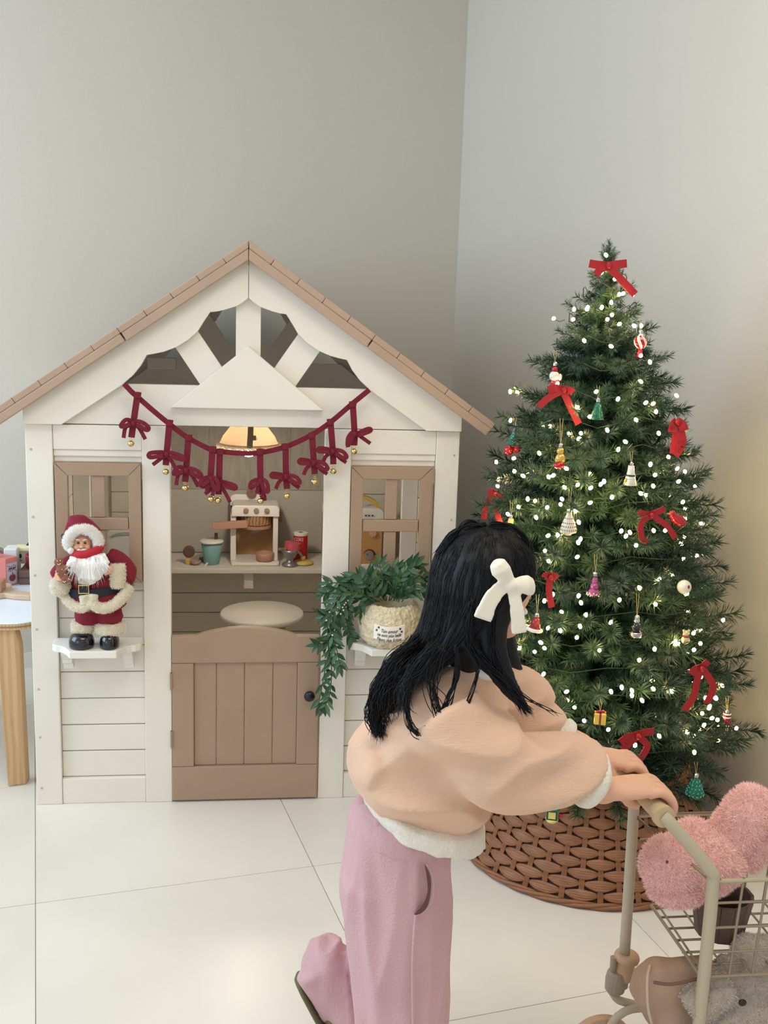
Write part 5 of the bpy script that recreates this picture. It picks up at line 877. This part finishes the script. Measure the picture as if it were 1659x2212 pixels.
mb = MB(); mb.ball(H(1618, 2060, -1.31), (.03, .034, .033), 18, 12); mb.ball(H(1650, 2085, -1.30), (.05, .05, .05), 18, 12); mb.ball(H(1600, 2150, -1.32), (.066, .048, .055), 20, 14); mb.ball(H(1660, 2170, -1.31), (.07, .055, .07), 20, 14); mb.tube(spline([H(1570, 2130, -1.34), H(1530, 2150, -1.345), H(1490, 2180, -1.345)], 4), [.032]*9, 14); mb.tube(spline([H(1660, 2190, -1.345), H(1590, 2205, -1.352), H(1540, 2230, -1.35)], 4), [.034]*9, 14); mb.tube(spline([H(1640, 2120, -1.30), H(1580, 2100, -1.31), H(1552, 2088, -1.31)], 4), [.024]*9, 12); mb.ball(H(1640, 2240, -1.31), (.08, .05, .05), 18, 12)
fuzz(fuse(mb, 'plush_body', GREY, t, .0045, 3, fz), 20000, .005, .0008, mat('grey_pile', (206, 196, 184), .9), t); mb = MB(); mb.ball(H(1604, 2166, -1.378), (.007, .004, .006), 12, 8); mb.build('nose', BLACK, t, smooth=True)
# ---------------------------------------------------------------- the child
GY0 = -1.24; K = .000766
def g(a, b, dy=0): return V(at(a, b, GY0+dy).tolist())
girl = thing('person', 'child with long black hair and cream bow in peach sweater and pink trousers', 'person', (.32, -1.24, 0))
SKIN = mat('skin', (222, 172, 142), .5, var=.05, vscale=20, sss=.08)
def ring(px, py, hw, dep, tilt=0., dy=0): return (g(px, py, dy), V((cos(tilt), 0, -sin(tilt)))*hw*K, V((0, dep, 0)))
# one continuous body: head, neck, trunk, arms with hands, legs
F_ = V((.84, .30, -.45)).normalized(); Sd = F_.cross(V((0, 0, 1))).normalized(); U_ = Sd.cross(F_).normalized(); HC = g(1046, 1268)
HM = Matrix((F_, Sd, U_)).transposed()
def hp(f, s, u): return HC+F_*f+Sd*s+U_*u
mb = MB(); mb.ball(hp(-.006, 0, .014), (.083, .070, .078), 24, 16, HM); mb.ball(hp(.022, 0, -.040), (.052, .050, .05), 20, 14, HM); mb.ball(hp(.045, 0, -.072), (.020, .022, .016), 14, 10, HM)
for s in (-1, 1): mb.ball(hp(.046, .028*s, -.036), (.027, .026, .026), 16, 10, HM); mb.ball(hp(-.012, .070*s, -.018), (.013, .006, .020), 12, 8, HM)
mb.tube([hp(.074, 0, -.006), hp(.084, 0, -.022), hp(.087, 0, -.030)], [.006, .008, .009], 10); mb.ball(hp(.078, 0, -.030), (.010, .012, .008), 12, 8, HM); mb.ball(hp(.070, 0, -.050), (.010, .017, .005), 12, 8, HM); mb.ball(hp(.067, 0, -.058), (.010, .015, .005), 12, 8, HM)
mb.tube([hp(-.012, 0, -.03), g(1020, 1400), g(1000, 1445)], [.045, .036, .04], 16)
mb.loft([ring(1000, 1430, 40, .04, .25), ring(985, 1485, 70, .06, .25), ring(955, 1570, 80, .075, .25), ring(915, 1680, 88, .08, .22), ring(868, 1780, 95, .085, .2), ring(860, 1860, 98, .085, 0), ring(858, 1920, 90, .08, 0)], 24)
mb.tube(spline([g(862, 1930, -.035), g(866, 2120, -.045), g(866, 2330, -.035), g(870, 2400, -.03)], 4), [.055]*5+[.045]*4+[.032]*4, 14); mb.tube(spline([g(850, 1930, .05), g(835, 2080, .08), g(806, 2225, .08), g(740, 2150, .09), g(690, 2085, .09)], 4), [.055]*5+[.045]*5+[.035]*7, 14)
Wn = V(at(1303, 1706, -1.312).tolist()); Wf = V(at(1268, 1634, -1.205).tolist())
mb.tube(spline([g(985, 1520, -.06), g(1030, 1600, -.095), g(1095, 1685, -.095), g(1230, 1682, -.075), Wn], 4), [.030]*5+[.032]*5+[.0295, .028, .027, .026, .026, .025, .0235], 16); mb.tube(spline([g(1010, 1510, .065), g(1070, 1560, .10), g(1150, 1600, .08), g(1240, 1610, .05), Wf], 4), [.036]*5+[.033]*5+[.0295, .028, .027, .026, .026, .025, .0235], 16)
def hand(W, yc, inner):
    mb.ball(W, (.027, .0225, .0225), 16, 12)
    B0 = HF.lerp(HN, (yc-HF.y)/(HN.y-HF.y)); kn = B0+V((-.006, 0, .0285)); d = (kn-W)
    mb.rings([[W+d*t+V((0, hw*cos(2*PI*j/16), 0))+V((-d.z, 0, d.x)).normalized()*th*sin(2*PI*j/16) for j in range(16)] for t, hw, th in ((-.02, .019, .017), (.15, .0235, .0185), (.45, .029, .0175), (.75, .0335, .0155), (1.0, .034, .0125), (1.1, .03, .008))])
    for k in range(4):
        y = yc-.0264+.0176*k; c = V((B0.x, y, B0.z)); ln = (1.0, 1.06, 1.03, .92)[k if inner > 0 else 3-k]
        P = [c+V((-.014, 0, .0255)), c+V((.006, 0, .0285)), c+V((.0235*ln, 0, .016)), c+V((.0285*ln, 0, -.003)), c+V((.018*ln, 0, -.0205))]; mb.tube(spline(P, 3), [.0084]*4+[.0083, .0082, .0081, .008, .0079, .0078, .0076, .0074, .0068], 10); mb.ball(P[-1], .0072, 10, 8)
    y = yc+inner*.036; c = V((B0.x, y, B0.z)); P = [W+d*.35+V((0, inner*.02, -.004)), c+V((-.030, -inner*.004, .0)), c+V((-.022, 0, -.016)), c+V((-.004, .002*inner, -.0245))]; mb.tube(spline(P, 3), [.014, .0135, .013, .0125, .012, .0112, .0105, .0098, .0092, .0085], 10)
hand(Wn, -1.302, 1); hand(Wf, -1.205, -1)
mb.ball(g(878, 2420, -.03), (.05, .03, .02), 12, 8)
body = fuse(mb, 'body', SKIN, girl, .0021, 1)
for s in (-1, 1):
    mb = MB(); mb.ball(hp(.0655, .030*s, -.008), (.007, .0115, .0065), 12, 8, HM); mb.build('eye', mat('eye_white', (236, 232, 226), .2), body, smooth=True); mb = MB(); mb.ball(hp(.0708, .030*s, -.008), (.0028, .0055, .0058), 10, 8, HM); mb.build('iris', mat('iris_brown', (34, 22, 18), .15), body, smooth=True)
    mb = MB(); mb.tube([hp(.069, .016*s, .012), hp(.069, .030*s, .016), hp(.058, .045*s, .012)], [.0018, .0026, .001], 6); mb.build('eyebrow', mat('hair_black', (12, 12, 16), .5), body)
mb = MB(); mb.tube(spline([hp(.074, -.014, -.0545), hp(.0795, 0, -.0535), hp(.074, .014, -.0545)], 4), .0028, 6); mb.build('lips', mat('lip', (196, 112, 106), .4), body, smooth=True)
# sweater
SWEAT = mat('peach_knit', (220, 183, 156), .95, bump=.22, bscale=260, var=.06, vscale=30, sheen=.6, stretch=(.35, 1, 1.6)); RIB = mat('cream_trim', (232, 224, 208), .95, bump=.4, bscale=240, sheen=.6)
def folds(p):
    q = V((p.x*.42+p.z*.25, p.y*.8, p.z*1.25-p.x*.2)); return .010*nz(q, 9)+.013*(1-2.4*abs(nz(q, 12, 5)))-.006+.0005*nz(p, 160)
mb = MB(); mb.loft([ring(1012, 1428, 50, .048, .3), ring(1000, 1452, 78, .072, .32), ring(985, 1495, 118, .10, .3), ring(960, 1560, 142, .118, .27), ring(930, 1630, 158, .126, .25), ring(908, 1664, 156, .128, .25), ring(908, 1692, 156, .131, .26), ring(909, 1712, 149, .125, .27), ring(912, 1730, 134, .112, .27), ring(914, 1740, 122, .104, .27)], 32)
mb.ball(g(812, 1640, -.02), (.044, .075, .046), 18, 12)
mb.tube(spline([g(960, 1540, -.075), g(1020, 1612, -.098), g(1100, 1655, -.10), g(1185, 1660, -.085), g(1238, 1660, -.075), g(1264, 1672, -.07)], 4), [.068, .070, .072, .073, .073, .072, .070, .068, .066, .064, .062, .060, .058, .056, .054, .052, .050, .048, .045, .041, .033], 22)
mb.tube(spline([g(1015, 1490, .075), g(1075, 1530, .09), g(1130, 1560, .085), g(1180, 1580, .07), g(1215, 1592, .06)], 4), [.062, .064, .064, .063, .062, .061, .06, .058, .056, .054, .052, .05, .047, .044, .04, .036, .032], 18)
mb.tube(spline([g(1060, 1470, .06), g(1120, 1500, .09), g(1170, 1540, .085)], 4), [.03, .034, .036, .038, .039, .04, .04, .038, .035], 14)
fuse(mb, 'sweater', SWEAT, girl, .005, 5, folds)
mb = MB(); mb.loft([ring(912, 1730, 120, .105, .27), ring(914, 1735, 138, .119, .27), ring(918, 1752, 138, .121, .27), ring(921, 1774, 136, .119, .27), ring(921, 1778, 118, .10, .27)], 40); fuse(mb, 'sweater_hem', RIB, girl, .004, 2, lambda p: .0035*nz(p, 30)+.0015*nz(p, 70))
def cuff(P, r): mb = MB(); mb.tube(P, r, 20); return fuse(mb, 'cuff', RIB, girl, .0035, 2, lambda p: .002*nz(p, 45))
cuff([g(1252, 1673, -.073), g(1263, 1676, -.072), g(1282, 1682, -.070), g(1297, 1687, -.069)], [.034, .049, .049, .035]); cuff([g(1206, 1590, .062), g(1218, 1594, .058), g(1232, 1600, .055)], [.03, .036, .03])
mb = MB(); mb.tube([g(1008, 1432, 0)+V((.046*cos(a), .042*sin(a), -.016*cos(a))) for a in [2*PI*i/24 for i in range(24)]], .0085, 10, close=True); mb.build('collar', mat('white_collar', (232, 232, 234), .8), girl, smooth=True)
# trousers
TRS = mat('dusty_pink_cloth', (204, 164, 168), .9, bump=.3, bscale=260, var=.05, vscale=14, sheen=.5)
def tf(p): q = V((p.x*1.6, p.y*1.2, p.z*.22)); return .006*nz(q, 13, 2)+.008*(1-2.2*abs(nz(q, 17, 6)))-.003+.003*nz(p, 10, 8)
mb = MB(); mb.loft([ring(876, 1748, 100, .09, .22), ring(866, 1790, 114, .098, .2), ring(860, 1850, 114, .104, .1), ring(858, 1920, 119, .11, 0), ring(858, 1975, 112, .108, 0)], 30)
mb.loft([ring(858, 1900, 112, .07, 0, -.03), ring(862, 1990, 112, .074, 0, -.034), ring(865, 2060, 108, .076, 0, -.036), ring(867, 2150, 104, .076, 0, -.036), ring(865, 2230, 97, .076, 0, -.035), ring(868, 2330, 94, .078, 0, -.033), ring(870, 2352, 90, .076, 0, -.033)], 26)
mb.tube(spline([g(845, 1920, .05), g(832, 2070, .075), g(812, 2205, .085), g(748, 2140, .09), g(697, 2082, .09), g(682, 2066, .09)], 4), [.07]*4+[.07]*4+[.066, .064, .062, .06, .058, .056, .054, .052, .05, .049, .048, .046, .034], 20); mb.ball(g(706, 2075, .09), (.045, .05, .034), 16, 12)
fuse(mb, 'trousers', TRS, girl, .005, 5, tf)
mb = MB(); mb.loft([ring(875, 1752, 104, .094, .22), ring(868, 1775, 117, .103, .2), ring(866, 1796, 117, .103, .18), ring(866, 1800, 104, .09, .18)], 36); fuse(mb, 'waistband', TRS, girl, .004, 2, lambda p: .0012*nz(p, 60))
# slanted front pocket opening: a curved welt standing off the near leg with its dark lining
def surfY(px, py, Y0=-1.36): return g(px, py, Y0-GY0)
PK = [(922, 1868), (932, 1895), (935, 1925), (928, 1952), (914, 1968), (900, 1975)]
pkt = [surfY(a, b, -1.357+.00012*(a-860)) for a, b in PK]
mb = MB(); mb.tube(spline([p+V((0, -.0, 0)) for p in pkt], 4), [.003]*21, 8); mb.build('pocket_welt', TRS, girl, smooth=True)
mb = MB(); q2 = [surfY(a-9+2*abs(i-2.5), b, -1.354) for i, (a, b) in enumerate(PK)]; mb.ribbon(spline(q2, 4), [.001, .002, .0035, .005, .006, .006, .0055, .005, .0045, .005, .0055, .0065, .0075, .008, .008, .0075, .007, .006, .004, .003, .002], .002); mb.build('pocket_lining', mat('pocket_dark', (104, 66, 68), .9), girl)
mb = MB(); mb.tube(spline([surfY(897, 1978, -1.366), surfY(891, 2080, -1.366), surfY(892, 2212, -1.364), surfY(894, 2330, -1.362)], 5), .0022, 6); mb.build('side_seam', TRS, girl)
# shoes
SHOE = mat('olive_shoe', (120, 112, 78), .75, bump=.1, bscale=90); SOLE = mat('olive_sole', (104, 98, 66), .8, bump=.15, bscale=60)
ax = (g(738, 2278, .09)-g(650, 2116, .09)).normalized(); nx = V((-ax.z, 0, ax.x)); nx = nx if nx.x < 0 else -nx
def shoe(o, ax, nx, L, name='shoe'):
    mb = MB(); yv = V((0, 1, 0)) if abs(ax.y) < .5 else V((1, 0, 0)); R = []
    for t, hw, h in ((0, .018, .028), (.05, .026, .036), (.2, .03, .04), (.45, .032, .036), (.7, .037, .03), (.9, .033, .022), (1, .016, .012)): R.append([o+ax*L*t+yv*hw*cos(2*PI*j/20)+nx*(-h*.5+h*.5*sin(2*PI*j/20))*1 for j in range(20)])
    mb.rings(R); s = mb.build(name, SHOE, girl, smooth=True); mb = MB(); R = []
    for t, hw in ((-.015, .014), (0, .024), (.1, .032), (.3, .033), (.5, .034), (.72, .04), (.9, .036), (1.0, .022), (1.02, .012)): R.append([o+ax*L*t+yv*hw*cos(2*PI*j/20)+nx*(.006+(.0075*sin(2*PI*j/20))) for j in range(20)])
    mb.rings(R); mb.build('sole', SOLE, s, smooth=True)
shoe(g(652, 2112, .09), ax, nx, .155); shoe(V((.255, -1.272, .0145)), V((1, .1, 0)).normalized(), V((0, 0, -1)), .155)
# hair
HAIR = mat('black_hair', (6, 7, 13), .52, bump=.12, bscale=60, stretch=(8, 8, .3), spec=.3)
HS = [ring(1056, 1128, 14, .02), ring(1053, 1140, 52, .048, 0, .0), ring(1050, 1175, 88, .078), ring(1044, 1225, 106, .092), ring(1030, 1280, 104, .094, -.1), ring(998, 1335, 90, .09, -.25), ring(958, 1385, 84, .084, -.4), ring(915, 1425, 78, .078, -.5), ring(868, 1465, 52, .06, -.55), ring(838, 1515, 28, .04, -.5), ring(822, 1565, 9, .016, -.4)]
def smoothloft(HS, n):
    c = spline([h[0] for h in HS], n); a = spline([h[1] for h in HS], n); b = spline([h[2] for h in HS], n); return list(zip(c, a, b))
HL = smoothloft(HS, 5)
mb = MB(); mb.loft(HL, 36); mb.ball(hp(.036, -.02, .055), (.050, .05, .034), 16, 12, HM)
mb.ball(g(1000, 1370, 0), (.04, .07, .075), 16, 12)
mb.tube(spline([g(1088, 1240, -.066), g(1080, 1300, -.080), g(1064, 1360, -.082), g(1070, 1425, -.09), g(1098, 1480, -.10), g(1140, 1535, -.112)], 5), [.03, .031, .031, .03, .029, .028, .027, .026, .025, .0245, .024, .0235, .023, .022, .022, .021, .021, .02, .019, .018, .016, .014, .012, .010, .008, .004], 14, flat=.5, up=(0, -1, 0))
mb.tube(spline([g(1085, 1300, .085), g(1090, 1380, .088), g(1105, 1450, .088), g(1130, 1510, .06)], 5), [.02]*12+[.012, .008, .006, .003], 10)
hair = fuse(mb, 'hair', HAIR, girl, .004, 3, lambda p: .0016*nz(V((p.x*3, p.y*3, p.z*.4)), 30))
mb = MB()
for i in range(700):
    ph = RNG.uniform(0, 2*PI); off = RNG.uniform(.985, 1.015); i0 = RNG.integers(1, 8); i1 = min(len(HL)-1, RNG.integers(30, len(HL)+8)); P = []
    for k in range(i0, i1, 3): c, a, b = HL[k]; w_ = ph+.05*sin(k*.4+i); P.append(c+(a*cos(w_)+b*sin(w_))*off)
    if len(P) > 3: mb.tube(P, [.00065]*(len(P)-1)+[.0002], 4)
def lock(pts, n, spread, r=.0007):
    for i in range(n):
        o = [V((RNG.normal(0, spread*(.4+.6*j/len(pts))), RNG.normal(0, spread*.5), RNG.normal(0, spread*.6))) for j in range(len(pts))]; P = spline([g(*p)+o[j] for j, p in enumerate(pts)], 5); mb.tube(P, [r]*(len(P)-3)+[r*.7, r*.5, r*.2], 4)
lock([(900, 1385, -.05), (848, 1430, -.06), (815, 1490, -.06), (808, 1540, -.06), (822, 1590, -.06)], 170, .009); lock([(905, 1400, -.04), (860, 1445, -.07), (832, 1500, -.07), (828, 1560, -.06)], 90, .011)
lock([(930, 1390, -.09), (890, 1450, -.105), (878, 1520, -.118), (892, 1575, -.128), (922, 1597, -.132)], 22, .005); lock([(985, 1400, -.095), (988, 1455, -.11), (968, 1510, -.125), (950, 1560, -.133), (925, 1580, -.133)], 20, .006)
lock([(960, 1400, -.095), (935, 1460, -.112), (945, 1520, -.125), (958, 1575, -.134)], 26, .009); lock([(1000, 1390, -.095), (1030, 1440, -.11), (1020, 1490, -.118), (990, 1560, -.132), (955, 1590, -.135)], 9, .004); lock([(940, 1400, -.095), (905, 1440, -.105), (880, 1490, -.112), (874, 1545, -.122)], 34, .010)
lock([(1080, 1280, -.085), (1062, 1360, -.092), (1070, 1425, -.10), (1100, 1485, -.112), (1142, 1540, -.122)], 70, .006); lock([(1100, 1470, -.112), (1130, 1505, -.122), (1175, 1530, -.128), (1205, 1546, -.13)], 5, .003); lock([(1020, 1300, -.09), (1012, 1360, -.092), (1030, 1420, -.10), (1075, 1460, -.11), (1110, 1500, -.118)], 44, .007)
lock([(1050, 1135, -.02), (1010, 1128, -.02), (975, 1160, -.02), (945, 1200, -.02)], 16, .006, .0009); lock([(1060, 1130, -.03), (1110, 1140, -.03), (1140, 1175, -.03), (1153, 1215, -.02)], 14, .005, .0009)
mb.build('hair_strands', HAIR, hair, smooth=True, kind='stuff')
# cream hair bow
BOWM = mat('cream_felt', (234, 226, 206), .95, bump=.08, bscale=300, sheen=.4); bw = -.108
mb = MB(); mb.loft([(g(1104, 1264, bw), V((.006, 0, .004)), V((0, .006, 0))), (g(1094, 1250, bw-.006), V((.0105, 0, .005)), V((0, .009, 0))), (g(1082, 1232, bw-.010), V((.0135, 0, .007)), V((0, .011, 0))), (g(1074, 1216, bw-.008), V((.011, 0, .006)), V((0, .010, 0))), (g(1071, 1209, bw-.004), V((.004, 0, .002)), V((0, .004, 0)))], 18)
mb.loft([(g(1106, 1264, bw), V((0, 0, .008)), V((0, .006, 0))), (g(1122, 1262, bw-.006), V((0, 0, .012)), V((0, .011, 0))), (g(1140, 1264, bw-.006), V((0, 0, .0155)), V((0, .013, 0))), (g(1151, 1268, bw), V((0, 0, .013)), V((0, .010, 0))), (g(1155, 1270, bw+.004), V((0, 0, .006)), V((0, .005, 0)))], 18)
mb.ball(g(1105, 1264, bw-.006), (.011, .010, .011), 14, 10)
mb.ribbon(spline([g(1100, 1266, bw-.004), g(1078, 1274, bw-.010), g(1058, 1300, bw-.012), g(1042, 1338, bw-.012)], 6), [.018]*4+[.022]*5+[.025]*6+[.028]*4, .007); mb.ribbon(spline([g(1106, 1270, bw-.004), g(1114, 1300, bw-.010), g(1118, 1330, bw-.012), g(1122, 1368, bw-.012)], 6), [.017]*4+[.019]*5+[.021]*6+[.023]*4, .007)
fuse(mb, 'hair_bow', BOWM, girl, .0022, 3)
